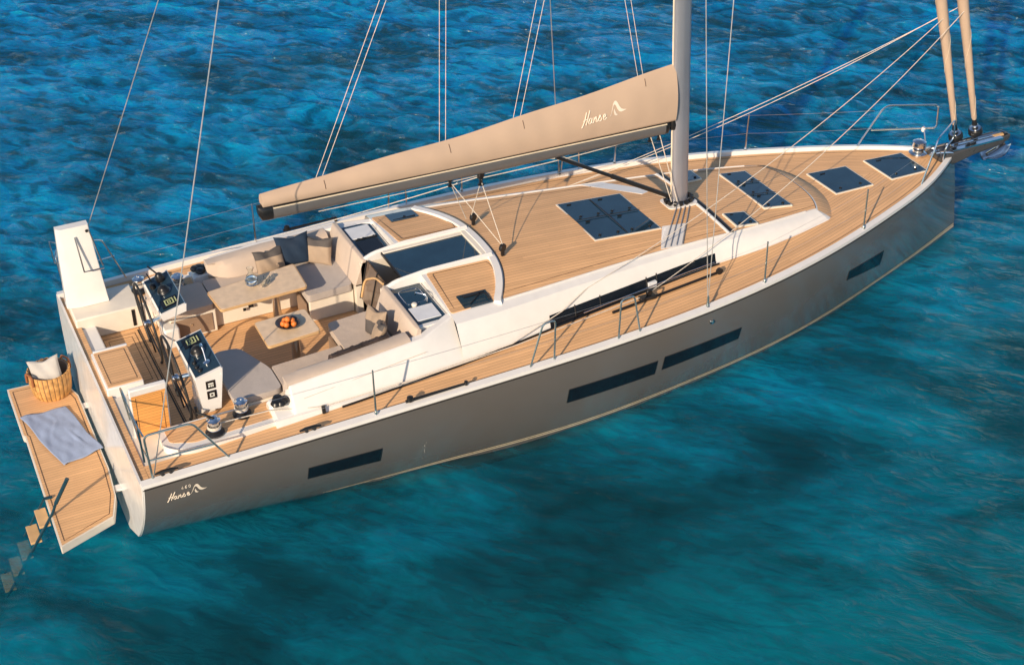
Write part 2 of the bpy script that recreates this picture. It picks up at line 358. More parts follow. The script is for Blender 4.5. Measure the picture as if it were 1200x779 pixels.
# ================================================================ the yacht
Y = tag(empty('sailing_yacht', (7, 0, 0)), 'grey-brown sailing yacht with teak decks and tan sail cover lying at anchor', 'sailing yacht')
hb = spl([0,2,4,6,8,10,12,13.2,14.0], [2.379,2.412,2.422,2.398,2.241,1.844,1.165,.609,.085])
wb = spl([0,2,4,6,8,10,12,13.2,14.0], [1.60,1.76,1.92,2.01,1.83,1.48,.83,.36,.015])
def zs(x): t = x/14; return 1.40 + .119*t + .206*t*(1-t)
def hy(x, z):
    t = min(max(z/zs(x), -.4), 1); w_ = wb(x); return max(.012, w_ + (hb(x)-w_)*(1-(1-t)**1.9 if t >= 0 else 0) + (t*.5 if t < 0 else 0))
def stem(x, z): return x + (x/14)**7*.36*(1-z/1.52) - max(0, 1-x)*.08*(1-z/1.4)
def zbot(x): return lerp(x, [0,2.2,3.5], [.26,-.02,-.3])
XS = np.concatenate([np.linspace(0,12,49), np.linspace(12.15,14,14)])
def hullside(sgn):
    rows = []
    for x in XS:
        zb = zbot(x); row = [(x, 0, zb - .45), (stem(x, zb-.3), sgn*hy(x, zb)*.7, zb - .28)]
        for k in range(13):
            z = zb + (zs(x)-zb)*k/12; row.append((stem(x, z), sgn*hy(x, z), z))
        rows.append(row if sgn < 0 else row)
    return rows
h = MB(); g = hullside(-1); h.grid(g)
g2 = hullside(1); h.grid([r[::-1] for r in g2])
sec = [g[0][k] for k in range(1, 15)] + [g2[0][k] for k in range(14, 0, -1)]
h.build('hull', 'hull', Y, ang=60)
h = MB(); h.add([(p[0]-.012, p[1]*.998, p[2]) for p in sec], [tuple(range(len(sec)))[::-1]])
h.loft([[(p[0]+x, p[1]*k, p[2]*1.0 + dz) for p in sec] for x, k, dz in ((-.012,.998,0), (.012,1.0012,0), (.018,1.0012,0))], caps=False)
tr = h.build('transom', 'gel', Y)
# fold-down opening: recessed field with a rounded frame and gasket
for y in (-1.0, .95): MB().box((-.15, y-.06, .40), (-.012, y+.06, .43)).build('hinge', 'gel', tr, bevel=.008)
# boot stripes
def hullpatch(x0, x1, zf0, zf1, off, n=40, k=3, sgn=-1):
    G = []
    for i in range(n+1):
        x = x0 + (x1-x0)*i/n; row = []
        for j in range(k+1):
            z = zf0(x) + (zf1(x)-zf0(x))*j/k; row.append((stem(x, z), sgn*(hy(x, z)+off), z))
        G.append(row)
    return G
for sgn in (-1, 1):
    h = MB()
    for a, b_ in ((.060,.088), (.108,.128)):
        G = hullpatch(2.2, 13.98, lambda x: a*lerp(x,[2,4],[.2,1]), lambda x: b_*lerp(x,[2,4],[.2,1]), .004, sgn=sgn); h.grid(G if sgn < 0 else [r[::-1] for r in G])
    h.build('boot_stripe', 'stripe', Y)
# hull windows
def hullwin(x0, x1, zb0, zt0, zb1, zt1, sgn):
    lo = lambda x: lerp(x, [x0,x1], [zb0,zb1]); hi = lambda x: lerp(x, [x0,x1], [zt0,zt1])
    h = MB(); G = hullpatch(x0, x1, lo, hi, .004, 12, 4, sgn); h.grid(G if sgn < 0 else [r[::-1] for r in G]); o = h.build('hull_window', 'hullglass', Y)
    h = MB(); t = .004
    ring = [(x0-t,lo(x0)-t),(x1+t,lo(x1)-t),(x1+t,hi(x1)+t),(x0-t,hi(x0)+t)]
    for (xa, za), (xb, zb2) in zip(ring, ring[1:]+ring[:1]):
        pts = []
        for i in range(9):
            x = xa+(xb-xa)*i/8; z = za+(zb2-za)*i/8; pts.append((stem(x,z), sgn*(hy(x,z)-.002), z))
        h.tube(pts, .008, 6)
    h.build('frame', 'black', o)
for sgn in (-1, 1):
    hullwin(2.045, 3.01, .684, .917, .623, .886, sgn); hullwin(5.695, 7.10, .704, .952, .678, .925, sgn); hullwin(7.225, 8.585, .71, .951, .709, .923, sgn); hullwin(10.89, 11.77, .737, .91, .56, .847, sgn)
# gunwale (toe rail)
h = MB(); secs = []
for x in XS:
    b_ = hb(x); z = zs(x); i_ = max(b_-.105, .0); secs.append([(stem(x,z), -b_-.006, z-.02), (stem(x,z), -b_-.004, z+.03), (x, -i_-.015, z+.042), (x, -i_, z-.06), (x, -i_-.03, z-.06)])
h.loft(secs); h.mirror(); h.build('gunwale', 'gel', Y)
h = MB(); h.tube([(stem(x, zs(x)-.045), -hy(x, zs(x)-.045)-.002, zs(x)-.045) for x in XS], .006, 6); h.mirror(); h.build('rub_strake', 'black', Y)
# ---- deck
ZD = lambda x: zs(x) - .035
ybt = spl([0,1.2,2.6,4.0,5.15,5.75,7.2,8.7,9.6,11.0], [2.03,2.03,1.97,1.87,1.735,1.64,1.44,1.25,1.19,.87])
def innery(x): return ybt(x) - .08 if x < 10.6 else ybt(10.6) - .08 - (ybt(10.6)-.08)*min(1, (x-10.6)/.25)
for sgn in (-1, 1):
    h = MB(); G = []; UV = []
    for x in np.concatenate([np.linspace(.1,10.6,60), np.linspace(10.62,13.93,40)]):
        o_ = max(hb(x)-.108, .001); i_ = min(innery(x), o_); rw = []; uw = []
        for k in range(7):
            y = o_ + (i_-o_)*k/6; rw.append((x, sgn*y, ZD(x)+.02*(1-(y/2.4)**2))); uw.append((x, o_-y+.02))
        G.append(rw); UV.append(uw)
    h.grid(G if sgn < 0 else [r[::-1] for r in G], uv=UV if sgn < 0 else [r[::-1] for r in UV])
    h.tube([(x, sgn*(hb(x)-.19), ZD(x)+.0195*(1-((hb(x)-.19)/2.4)**2)) for x in np.linspace(.2, 13.3, 60)], .0045, 4, mi=1)
    h.build('side_deck', ['teak','seam'], Y)
# subdeck keeps light out of the hull
h = MB(); G = [[(x, y*max(hb(x)-.02,.01), ZD(x)-.06) for y in (-1,-.5,0,.5,1)] for x in XS if x > 4.9]; h.grid(G); h.build('deck_core', 'gel', Y)

# ---- coachroof
yet = spl([4.35,5.3,6.5,7.7,9.0,9.5,10.72], [1.44,1.39,1.26,1.13,1.02,.97,.79])
zet = spl([4.35,5.5,6.6,7.8,9.0,10.72], [1.985,1.96,1.92,1.87,1.80,1.67])
def zroof(x, y): e_ = yet(min(x,10.72)); return zet(min(x,10.72)) + .045*(e_*e_-y*y) - max(0, x-10.72)*.12
def bul(x): return max(0, (x-9.6)/1.05)**1.5
XR = np.concatenate([np.linspace(4.40,9.6,53), np.linspace(9.7,10.72,13)])
TT = np.linspace(-1,1,33)
roofpt = lambda x, t, dz=0, ins=0: (x + .15*bul(x)*(1-abs(t)**3), t*(yet(x)-ins), zroof(x, t*yet(x)) + dz)
h = MB(); XF = [5.44] + [x for x in XR if x > 5.45]; XA = [x for x in XR if x < 5.43] + [5.44]
h.grid([[roofpt(x, t) for t in TT] for x in XF][::-1])
for sgn in (-1, 1):
    TA = lambda x: np.linspace(-1, -.37/yet(x), 9) if sgn < 0 else np.linspace(.37/yet(x), 1, 9)
    h.grid([[roofpt(x, t) for t in TA(x)] for x in XA][::-1])
    r0 = [roofpt(4.40, t) for t in TA(4.40)]; h.grid([[(p[0], p[1], 1.60) for p in r0], r0][::-1])
    r1 = [roofpt(x, TA(x)[-1 if sgn < 0 else 0]) for x in XA]; h.grid([r1, [(p[0], p[1], 1.75) for p in r1]][::(1 if sgn < 0 else -1)])
# sides: lower wall, shoulder
def cabside(sgn):
    G = []
    for x in XR:
        yb = ybt(x); hh = lerp(x, [4.3,9,10.72], [.235,.20,.10]); zb = ZD(x)-.01
        G.append([(x + .16*bul(x), sgn*yb, zb), (x + .08*bul(x), sgn*(yb-.065), zb+hh), (x + .02*bul(x), sgn*(yet(x)+min(.17, .6*(yb-.065-yet(x)))), zet(x)-min(.04, .3*(zet(x)-zb-hh))), (x, sgn*yet(x), zet(x))])
    return G
for sgn in (-1,1):
    G = cabside(sgn); h.grid([r[::-1] for r in G] if sgn > 0 else G)
# nose
top = [roofpt(10.72, t) for t in TT]
def nose(t, s):
    a = Vector(top[int(round((t+1)*16))]); bx = 10.96 + .34*(1-t*t); b_ = Vector((bx, t*.885, ZD(11)+.008)); p = a.lerp(b_, s); p.z += .03*math.sin(math.pi*s)*(1-t*t); return tuple(p)
NG = [[nose(t, s) for t in TT] for s in (0,.25,.5,.75,1)]
h.grid(NG[::-1])
for sgn, t in ((-1,-1.0),(1,1.0)):
    G = cabside(sgn)[-1]; P = [G[0],G[1],G[2],G[3]] ; Q = nose(t,1)
    vs = P + [Q]; fs = [(0,1,4),(1,2,4),(2,3,4)]
    h.add(vs, fs if sgn > 0 else [f[::-1] for f in fs])
h.build('coachroof', 'gel', Y, ang=32)
h = MB(); h.tube([(x, -yet(x)+.004, zet(x)+.006) for x in np.linspace(5.2,10.5,50)], .014, 6); h.mirror(); h.build('roof_edge', 'gel', Y)
# aft wall of the roof (either side of the companionway)
# teak on the roof: aft field, forward field, forward ramp
def rooffield(xa, xb, ins, name='roof_deck', dz=.005, n=40, ta=-1, tb=1):
    h = MB(); G = []; UV = []
    for i in range(n+1):
        rw = []; uw = []
        for t in np.linspace(ta, tb, 25):
            x = xa(t) + (xb(t)-xa(t))*i/n; y = t*(yet(min(x,10.72))-ins)
            bx = x
            z = zroof(x - .15*bul(min(x,10.72))*(1-abs(t)**3) if x > 9.6 else x, y) + dz
            rw.append((bx, y, z)); uw.append((x, y))
        G.append(rw[::-1]); UV.append(uw[::-1])
    h.grid(G, uv=UV)
    for q in (0, -1): h.tube([(p[0], p[1], p[2]+.001) for p in G[q]], .005, 4, mi=1)
    for q in (1, -2): h.tube([(rw[q][0], rw[q][1], rw[q][2]+.0005) for rw in G], .004, 4, mi=1)
    return h.build(name, ['teak','seam'], Y)
urim = lambda t: 5.14 + .40*(1-abs(t)**2.6)
rooffield(lambda t: urim(t)+.035, lambda t: 8.98, .03)
rooffield(lambda t: 9.10, lambda t: 10.725+.15*(1-abs(t)**3), .012)
h = MB(); TT2 = list(range(0, 33)); UV = [[(NG[s][i][0], NG[s][i][1]) for i in TT2] for s in range(5)]
h.grid([[(NG[s][i][0]+(.006 if s else -.035), NG[s][i][1], NG[s][i][2]+.0055) for i in TT2] for s in range(5)][::-1], uv=UV[::-1]); h.build('roof_ramp', 'teak', Y)
# step across the roof at the mast: white lip with a black groove ahead of it
h = MB(); pts = [roofpt(9.0, t, .012) for t in np.linspace(-1.0,1.0,17)]; h.tube(pts, .028, 6, sy=.6); h.build('roof_step', 'gel', Y)
h = MB(); pts = [(p[0]+.06, p[1], p[2]+.002) for p in pts]; h.tube(pts, .026, 6, sy=.5); h.build('roof_groove', 'black', Y)
# arched rim dividing the roof from the companionway pads
h = MB(); secs = []
for t in np.linspace(-1.02, 1.02, 41):
    x = urim(min(1,max(-1,t))) - .055; y = t*(yet(x)-.0); z = zroof(x, y); tx = 0
    d = Vector((-2.6*.40*abs(t)**1.6*(1 if t > 0 else -1), yet(x), 0)).normalized(); nn = Vector((d.y, -d.x, 0))
    c = Vector((x, y, z)); secs.append([c - nn*.062 + Vector((0,0,-.01)), c - nn*.045 + Vector((0,0,.042)), c + nn*.045 + Vector((0,0,.042)), c + nn*.062 + Vector((0,0,-.01))])
h.loft(secs); h.build('sprayhood_rim', 'gel', Y, ang=50)
# ---- companionway: rails, hatch, surround
for sgn in (-1, 1):
    h = MB(); secs = []
    for x in np.linspace(3.86, 5.48, 22):
        y = .415*sgn; zt = lerp(x, [3.86,4.05,4.5,5.48], [1.97,2.05,2.10,2.10]); secs.append([(x, y-.05, 1.90), (x, y-.042, zt-.01), (x, y, zt+.012), (x, y+.042, zt-.01), (x, y+.05, 1.90)])
    h.loft(secs); h.build('hatch_rail', 'gel', Y)
h = MB(); h.box((4.16,-.365,2.02),(5.38,.365,2.045)); hz = h.build('companionway_hatch', 'glass', Y)
h = MB()
for a, b_ in (((5.36,-.37,2.0),(5.47,.37,2.075)), ((4.16,.30,2.044),(5.365,.368,2.062))): h.box(a, b_)
h.build('surround', 'cream', hz, bevel=.008)
h = MB(); h.box((4.14,-.36,2.01),(4.165,.36,2.05)); h.build('handle_bar', 'black', hz, bevel=.006)
# well with steps seen through the opening
h = MB(); h.add([(3.86,-.36,.4),(4.6,-.36,.4),(4.6,.36,.4),(3.86,.36,.4)], [(0,1,2,3)]); h.box((3.84,-.40,.4),(4.6,-.36,1.95)); h.box((3.84,.36,.4),(4.6,.40,1.95)); h.build('companionway_well', 'cream', Y)
h = MB()
for k in range(3): h.box((3.95+.17*k, -.3, 1.35-.28*k), (4.13+.17*k, .3, 1.38-.28*k))
h.build('companionway_steps', 'woodedge', Y, bevel=.01)
h = MB(); h.add([(3.80,-.34,1.42),(3.80,.34,1.42),(3.93,.34,1.98),(3.93,-.34,1.98)], [(0,1,2,3)]); h.add([(3.812,-.34,1.42),(3.812,.34,1.42),(3.942,.34,1.98),(3.942,-.34,1.98)], [(3,2,1,0)])
wd = h.build('washboard', M['glass2'], Y)
h = MB(); h.tube(arc([(3.80,.30,1.45),(3.86,.30,1.72),(3.90,-.05,1.93),(3.90,-.32,1.98)], .12), .016, 8); h.build('grab_rail', 'woodedge', wd)
h = MB()
for y in (-.33, -.05, .33): MB().tube([(3.79,y,1.42),(3.925,y,1.99)], .012, 6).build('frame_bar', 'black', wd)
# ---- pads beside the hatch, each with a small sunken locker lid
for sgn in (-1, 1):
    poly = [(4.47,.475),(5.40,.475),(5.42,.62),(5.30,1.10),(5.17,1.36),(4.42,1.42)]
    h = MB(); P = rpoly(poly, .04, 3); P = [(x, sgn*y) for x, y in P]
    z = lambda x, y: zroof(x, y)+.012
    h.prism(P, lambda x, y: zroof(x,y)-.02, z, 0)
    cx = sum(p[0] for p in P)/len(P); cy = sum(p[1] for p in P)/len(P)
    h.tube([(cx+(x-cx)*.88, cy+(y-cy)*.88, z(x,y)+.0005 + .0) for x, y in P], .0045, 4, True, mi=1)
    pd = h.build('roof_pad', ['teak','seam'], Y)
    h = MB(); q = [(4.62,1.12),(5.04,1.12),(5.04,1.385),(4.62,1.40)]; q = [(x, sgn*y) for x, y in q]
    h.prism(q, lambda x, y: zroof(x,y)-.02, lambda x, y: zroof(x,y)+.020); lid = h.build('locker_lid', 'glass', pd, bevel=.004)
    h = MB(); zz = zroof(4.85,1.2)+.022; h.tube([(4.66,sgn*1.16,zz),(5.0,sgn*1.16,zz)], .012, 6)
    if sgn < 0: h.tube(arc([(4.72,-1.36,zz),(4.90,-1.22,zz+.02),(5.0,-1.22,zz+.02),(5.0,-1.36,zz)],.05), .008, 6); h.box((4.70,-1.20,zz-.01),(4.92,-1.15,zz+.02))
    else: h.lathe([(.0,-.0),(.02,0),(.02,.012),(0,.012)], (4.85,1.2,zz-.005), 10)
    h.build('lid_latch', 'black', lid)
# ---- wet bar counters either side
def counter(sgn):
    h = MB(); q = [(3.90,.44),(4.385,.455),(4.385,1.46),(3.90,1.47)]
    h.prism([(x, sgn*y) for x, y in q], 1.15, lambda x, y: 1.945); o = h.build('galley_counter', 'gel', Y, bevel=.012)
    h = MB(); q = [(3.92,.47),(4.365,.47),(4.365,1.40),(3.92,1.41)]; h.prism([(x, sgn*y) for x, y in q], 1.94, 1.951); h.build('worktop', 'glass', o)
    h = MB()
    if sgn < 0:
        h.box((3.97,-1.35,1.951),(4.31,-1.02,1.968)); h.build('sink_cover', 'cover', o, bevel=.006)
        h = MB(); h.tube([(x, y, 1.953) for x, y in rpoly([(4.0,-.56),(4.30,-.56),(4.30,-.92),(4.0,-.92)], .09)], .007, 6, True); h.build('sink_rim', 'steel', o)
        h = MB(); h.tube(arc([(4.26,-.98,1.95),(4.26,-.98,2.08),(4.15,-.86,2.08),(4.15,-.84,2.03)], .05), .011, 8); h.build('tap', 'steel', o)
        h = MB(); h.lathe([(.035,0),(.04,.03),(.03,.045),(0,.05)], (4.08,-.975,1.951), 16); h.build('soap_pot', 'cream', o)
    else:
        h.box((3.96,1.00,1.951),(4.32,1.33,1.967)); h.build('grill_cover', 'cover', o, bevel=.006)
        h = MB(); h.box((3.98,.54,1.951),(4.31,.93,1.962)); h.build('grill_lid', M['screen'], o, bevel=.01)
        h = MB(); h.tube([(4.0,.965,1.957),(4.33,.965,1.957)], .012, 6)
        for x in (4.04,4.12,4.28): h.lathe([(.02,0),(.018,.022),(0,.022)], (x,.965,1.956), 10)
        h.build('control_knob', 'black', o)
    return o
counter(-1); counter(1)
# ---- cockpit
ZC = 1.15
h = MB(); G = [[(x, y, ZC) for y in np.linspace(1.5,-1.5,9)] for x in np.linspace(.28,3.95,14)]; h.grid(G)
for x in (.88, 1.02): h.tube([(x,-1.4,ZC+.001),(x,1.4,ZC+.001)], .006, 4, mi=1)
h.tube([(x, y, ZC+.001) for x, y in [(.36,1.30),(.80,1.30),(.80,.02),(.36,.02)]], .005, 4, True, mi=1)
h.tube([(x, y, ZC+.001) for x, y in [(.42,1.22),(.74,1.22),(.74,.10),(.42,.10)]], .004, 4, True, mi=1)
h.build('cockpit_sole', ['teak','seam'], Y)
h = MB()
for x0, x1 in ((.845,.865),): h.box((x0,-1.35,ZC),(x1,1.35,ZC+.006))
h.build('foot_rail', 'black', Y)
# aft deck: white shell with teak edging
h = MB(); h.box((.03,-2.2,1.02),(.32,2.2,1.345)); h.box((.32,-2.2,1.0),(.60,-1.42,1.345)); h.box((.32,1.42,1.0),(.96,2.25,1.345)); h.build('aft_deck', 'gel', Y, bevel=.02)
h = MB(); h.box((-.004,-2.26,1.33),(.125,2.26,1.376)); h.build('transom_cap', 'teak', Y, bevel=.006)
# port helm locker with its lid raised
lk = MB().box((.06,1.40,1.15),(.96,2.05,1.50)).build('helm_locker', 'cream', Y, bevel=.02, label='port helm locker with open white lid')
MB().box((.82,1.392,1.20),(.865,1.402,1.46)).build('finger_slot', 'black', lk)
h = MB(); secs = []
for z, x0, x1, y0, y1, c in ((1.505,.03,.60,1.70,1.90,.16), (2.30,.055,.535,1.70,1.86,.10), (2.74,.075,.505,1.71,1.84,.06)):
    secs.append([(x0+c, y0, z), (x1, y0, z), (x1, y1, z), (x0, y1, z), (x0, y0+.05, z)])
h.loft(secs[::-1]); ld = h.build('raised_lid', 'gel', lk, bevel=.008)
h = MB(); h.tube([(.30,1.69,2.60),(.33,1.60,2.10),(.60,1.66,2.06)], .012, 6); h.tube([(.50,1.695,2.66),(.60,1.69,2.08)], .010, 6); h.build('gas_strut', 'steel', ld)
h = MB(); h.lathe([(.022,0),(.022,.012),(0,.014)], (.47,1.69,2.66), 10, ax=(0,-1,0)); h.build('lid_catch', 'black', ld)
# centre helm seat
cs = MB().box((.07,-.36,1.15),(.55,.55,1.485)).build('helm_seat', 'gel', Y, bevel=.015)
h = MB(); P = [(.10,-.33),(.54,-.33),(.54,.51),(.10,.51)]; h.prism(P, 1.48, 1.497); h.tube([(x, y, 1.4975) for x, y in [(.15,-.27),(.49,-.27),(.49,.45),(.15,.45)]], .005, 4, True, mi=1); h.build('seat_top', ['teak','seam'], cs)
MB().box((.10,.512,1.485),(.55,.548,1.515)).build('seat_rim', 'cover', cs, bevel=.006)
# starboard helm seat with its teak lid raised
cs = MB().box((.07,-1.98,1.15),(.62,-.40,1.36)).build('helm_seat_base', 'cream', Y, bevel=.02)
q = Matrix.Rotation(R(9), 3, 'X')
h = MB(); h.box((.17,-1.34,1.31),(.63,-1.27,2.16), rot=q, piv=(.4,-1.3,1.31)); ld = h.build('raised_seat_lid', 'gel', cs, bevel=.015)
h = MB(); pp = [q @ Vector((x-.4, -.0445, z-1.31)) + Vector((.4,-1.3,1.31)) for x, z in ((.19,1.33),(.61,1.33),(.61,2.07),(.19,2.07))]
h.add(pp, [(0,1,2,3)], uv=[(.19,1.33),(.61,1.33),(.61,2.07),(.19,2.07)])
pp2 = [q @ Vector((x-.4, -.0455, z-1.31)) + Vector((.4,-1.3,1.31)) for x, z in ((.24,1.36),(.56,1.36),(.56,2.03),(.24,2.03))]; h.tube(pp2, .004, 4, True, mi=1)
h.build('lid_teak', [teak('teak seat lid', (.74,.34,.09), .05), 'seam'], ld)
# winch platforms on the coaming ends
def xrow(f, xs): return [f(x) for x in xs]
for sgn in (-1, 1):
    h = MB(); P = rpoly([(.42,1.46),(1.98,1.46),(1.98,1.93),(.70,2.0),(.42,1.86)], [.05,.02,.02,.25,.22], 6); P = [(x, sgn*y) for x, y in P]
    h.prism(P, 1.0, 1.475); o = h.build('winch_platform', 'gel', Y, bevel=.03, segs=3)
    h = MB(); P = rpoly([(.50,1.49),(1.95,1.49),(1.95,1.84),(.78,1.90),(.50,1.78)], .05, 4); h.prism([(x, sgn*y) for x, y in P], 1.47, 1.481); h.build('platform_teak', 'teak', o)
# coamings with padded tops
for sgn in (-1, 1):
    secs = []; 
    for x in np.concatenate([[1.78,1.82,1.9,2.02,2.035,2.06,2.1], np.linspace(2.2,3.9,16), [4.15,4.42]]):
        yo = ybt(x); zt = lerp(x, [1.78,1.82,2.02,2.06,2.75,3.9,4.42], [1.56,1.60,1.60,1.79,1.85,1.905,1.975]); yt = lerp(x, [1.9,2.0,2.75,3.9,4.42], [1.74,1.75,1.745,1.665,1.445])
        zb = ZD(x)-.02; s = [(x, yo, zb), (x, yo-.05, zb+.12), (x, yt+.035, zt-.045), (x, yt, zt), (x, yt-.12, zt), (x, yt-.22, 1.1), (x, yo-.1, 1.1)]
        secs.append([(a, sgn*b_, c) for a, b_, c in (s if sgn > 0 else s[::-1])])
    h = MB(); h.loft(secs); h.box((3.88, sgn*1.44-.02, 1.15),(4.42, sgn*1.44+.02, 1.93)); o = h.build('coaming', 'gel', Y, ang=25, bevel=.015)
    h = MB(); h.tube([(x, sgn*(lerp(x,[2.2,3.9],[1.855,1.765])+.006), lerp(x,[2.2,3.9],[1.64,1.76])) for x in np.linspace(2.2,3.9,10)], .004, 4); h.build('panel_seam', 'cush', o)
    # black bag and recess at the aft end
    h = MB()
    for dx, dy in ((-.06,.05),(.05,.03),(-.01,-.04),(.0,.06)): h.lathe([(0,0),(.06,.005),(.072,.03),(.055,.06),(0,.07)], (1.92+dx, sgn*(1.74+dy), 1.60), 14)
    h.build('winch_bag', 'black', o)
# cushions
def cushion(name, P, z0, z1, m='cush', parent=Y, bev=.03):
    return MB().prism(P, z0, z1).build(name, m, parent, bevel=bev, segs=4, ang=60)
for sgn in (-1, 1):
    P = [(1.18,.80),(1.82,.80),(1.82,.90),(3.04,.90),(3.04,.42),(3.74,.42),(3.74,1.47),(1.05,1.47)] if sgn > 0 else [(1.52,-.34),(1.83,-.36),(1.92,-.98),(3.04,-.92),(3.04,-.36),(3.70,-.32),(3.74,-1.47),(1.45,-1.47)]
    b0 = MB().prism([(x + (0 if x > 3.5 else .04), y*1.0 + (.03*sgn if abs(y) < 1.2 else 0)) for x, y in P], 1.15, 1.50).build('bench_base', 'cream', Y, bevel=.015)
    if sgn > 0:
        A = [(1.12,.80),(1.84,.82),(1.84,1.47),(1.02,1.47)]; B = [(1.86,.86),(3.03,.86),(3.03,1.47),(1.86,1.47)]; C_ = [(3.05,.40),(3.72,.42),(3.74,1.46),(3.05,1.46)]
        cushion('seat_cushion', rpoly(A,.05), 1.50, 1.60, 'cush', b0); cushion('seat_cushion', rpoly(B,.03), 1.50, 1.60, 'cush', b0); cushion('seat_cushion', rpoly(C_,.06), 1.49, 1.62, 'cushg', b0)
        MB().box((1.22,.815,1.19),(1.80,.828,1.47)).build('locker_front', 'panel', b0, bevel=.004)
        MB().box((3.028,.46,1.17),(3.045,.86,1.46)).build('locker_side', 'panel', b0)
        MB().lathe([(.018,0),(.018,.012),(0,.012)], (1.5,.815,1.36), 12, ax=(0,-1,0)).build('locker_catch', 'steel', b0)
        MB().box((2.25,.868,1.33),(2.29,.885,1.37)).build('socket', 'black', b0); MB().box((2.33,.868,1.36),(2.40,.885,1.40)).build('socket', 'black', b0)
    else:
        A = rpoly([(1.50,-.32),(1.82,-.36),(2.05,-.98),(2.05,-1.47),(1.42,-1.47),(1.42,-.6)], .10); B = [(2.07,-.96),(3.03,-.90),(3.03,-1.47),(2.07,-1.47)]; C_ = [(3.05,-.36),(3.69,-.31),(3.72,-1.46),(3.05,-1.46)]
        cushion('seat_cushion', A, 1.50, 1.60, 'cushg', b0); cushion('seat_cushion', rpoly(B,.03), 1.50, 1.60, 'cush', b0); cushion('seat_cushion', rpoly(C_,.08), 1.50, 1.62, 'cush', b0)
        MB().box((3.03,-.85,1.17),(3.06,-.44,1.46)).build('locker_side', 'panel', b0)
    # side backrest along the coaming
    h = MB(); secs = []
    for x in np.linspace(2.04 if sgn < 0 else 1.98, 3.74, 16):
        zt = lerp(x, [1.9,2.75,3.9], [1.80,1.86,1.92]); yt = lerp(x, [1.9,2.75,3.9], [1.735,1.73,1.65]); zt -= .03 if sgn > 0 else 0; f = lerp(x, [1.98,2.25,3.9], [.35,1,1])
        s = [(x, yt-.01, zt-.06), (x, yt-.005, zt), (x, yt-.05, zt+.022), (x, yt-.20, zt+.02), (x, yt-.28*f-.0, zt-.03), (x, yt-.33*f-.06, 1.60), (x, yt-.20, 1.58)]
        secs.append([(a, sgn*b_, c) for a, b_, c in (s if sgn > 0 else s[::-1])])
    h.loft(secs); h.build('side_backrest', 'cush', Y, ang=70, bevel=.012)
    # forward backrest on the bulkhead
    h = MB(); secs = []
    for y, k in ((.36,0),(.42,.02),(1.5,.02),(1.56,0)):
        secs.append([(3.74-k, sgn*y, 1.60), (3.88-k*1.5, sgn*y, 2.0-.02+k), (3.93, sgn*y, 2.0-.02+k), (3.90, sgn*y, 1.60)][::(1 if sgn < 0 else -1)])
    h.loft(secs); h.build('bulkhead_backrest', 'cush', Y, bevel=.02, segs=3)
    h = MB(); P = [(3.75,sgn*.36),(3.905,sgn*.36),(3.905,sgn*1.5),(3.75,sgn*1.5)]; h.prism(P, 1.15, 1.62); h.build('bulkhead', 'cream', Y)
# ---- tables
def table(P, zt, px, py, edge):
    t = MB().prism(rpoly(P, .05), zt-.045, zt-.004).build('cockpit_table', 'woodedge', Y, bevel=.012)
    cx = sum(p[0] for p in P)/4; cy = sum(p[1] for p in P)/4
    MB().prism(rpoly([(cx+(x-cx)*.975, cy+(y-cy)*.955) for x, y in P], .045), zt-.01, zt).build('table_top', 'table', t)
    h = MB(); h.lathe([(.12,0),(.12,.015),(.06,.02),(.055,zt-.06-ZC),(.09,zt-.05-ZC)], (px,py,ZC), 20); h.build('pedestal', 'steel', t)
    h = MB(); h.lathe([(.075,0),(.08,.02),(.08,.05),(.075,.06)], (px,py,1.62), 20); h.build('collar', 'steel', t)
table([(1.75,.76),(3.06,.95),(3.03,.28),(1.79,.23)], 1.85, 2.66, .62, 0)
table([(2.09,-.25),(2.81,-.22),(2.82,-.82),(2.08,-.88)], 1.85, 2.55, -.50, 0)
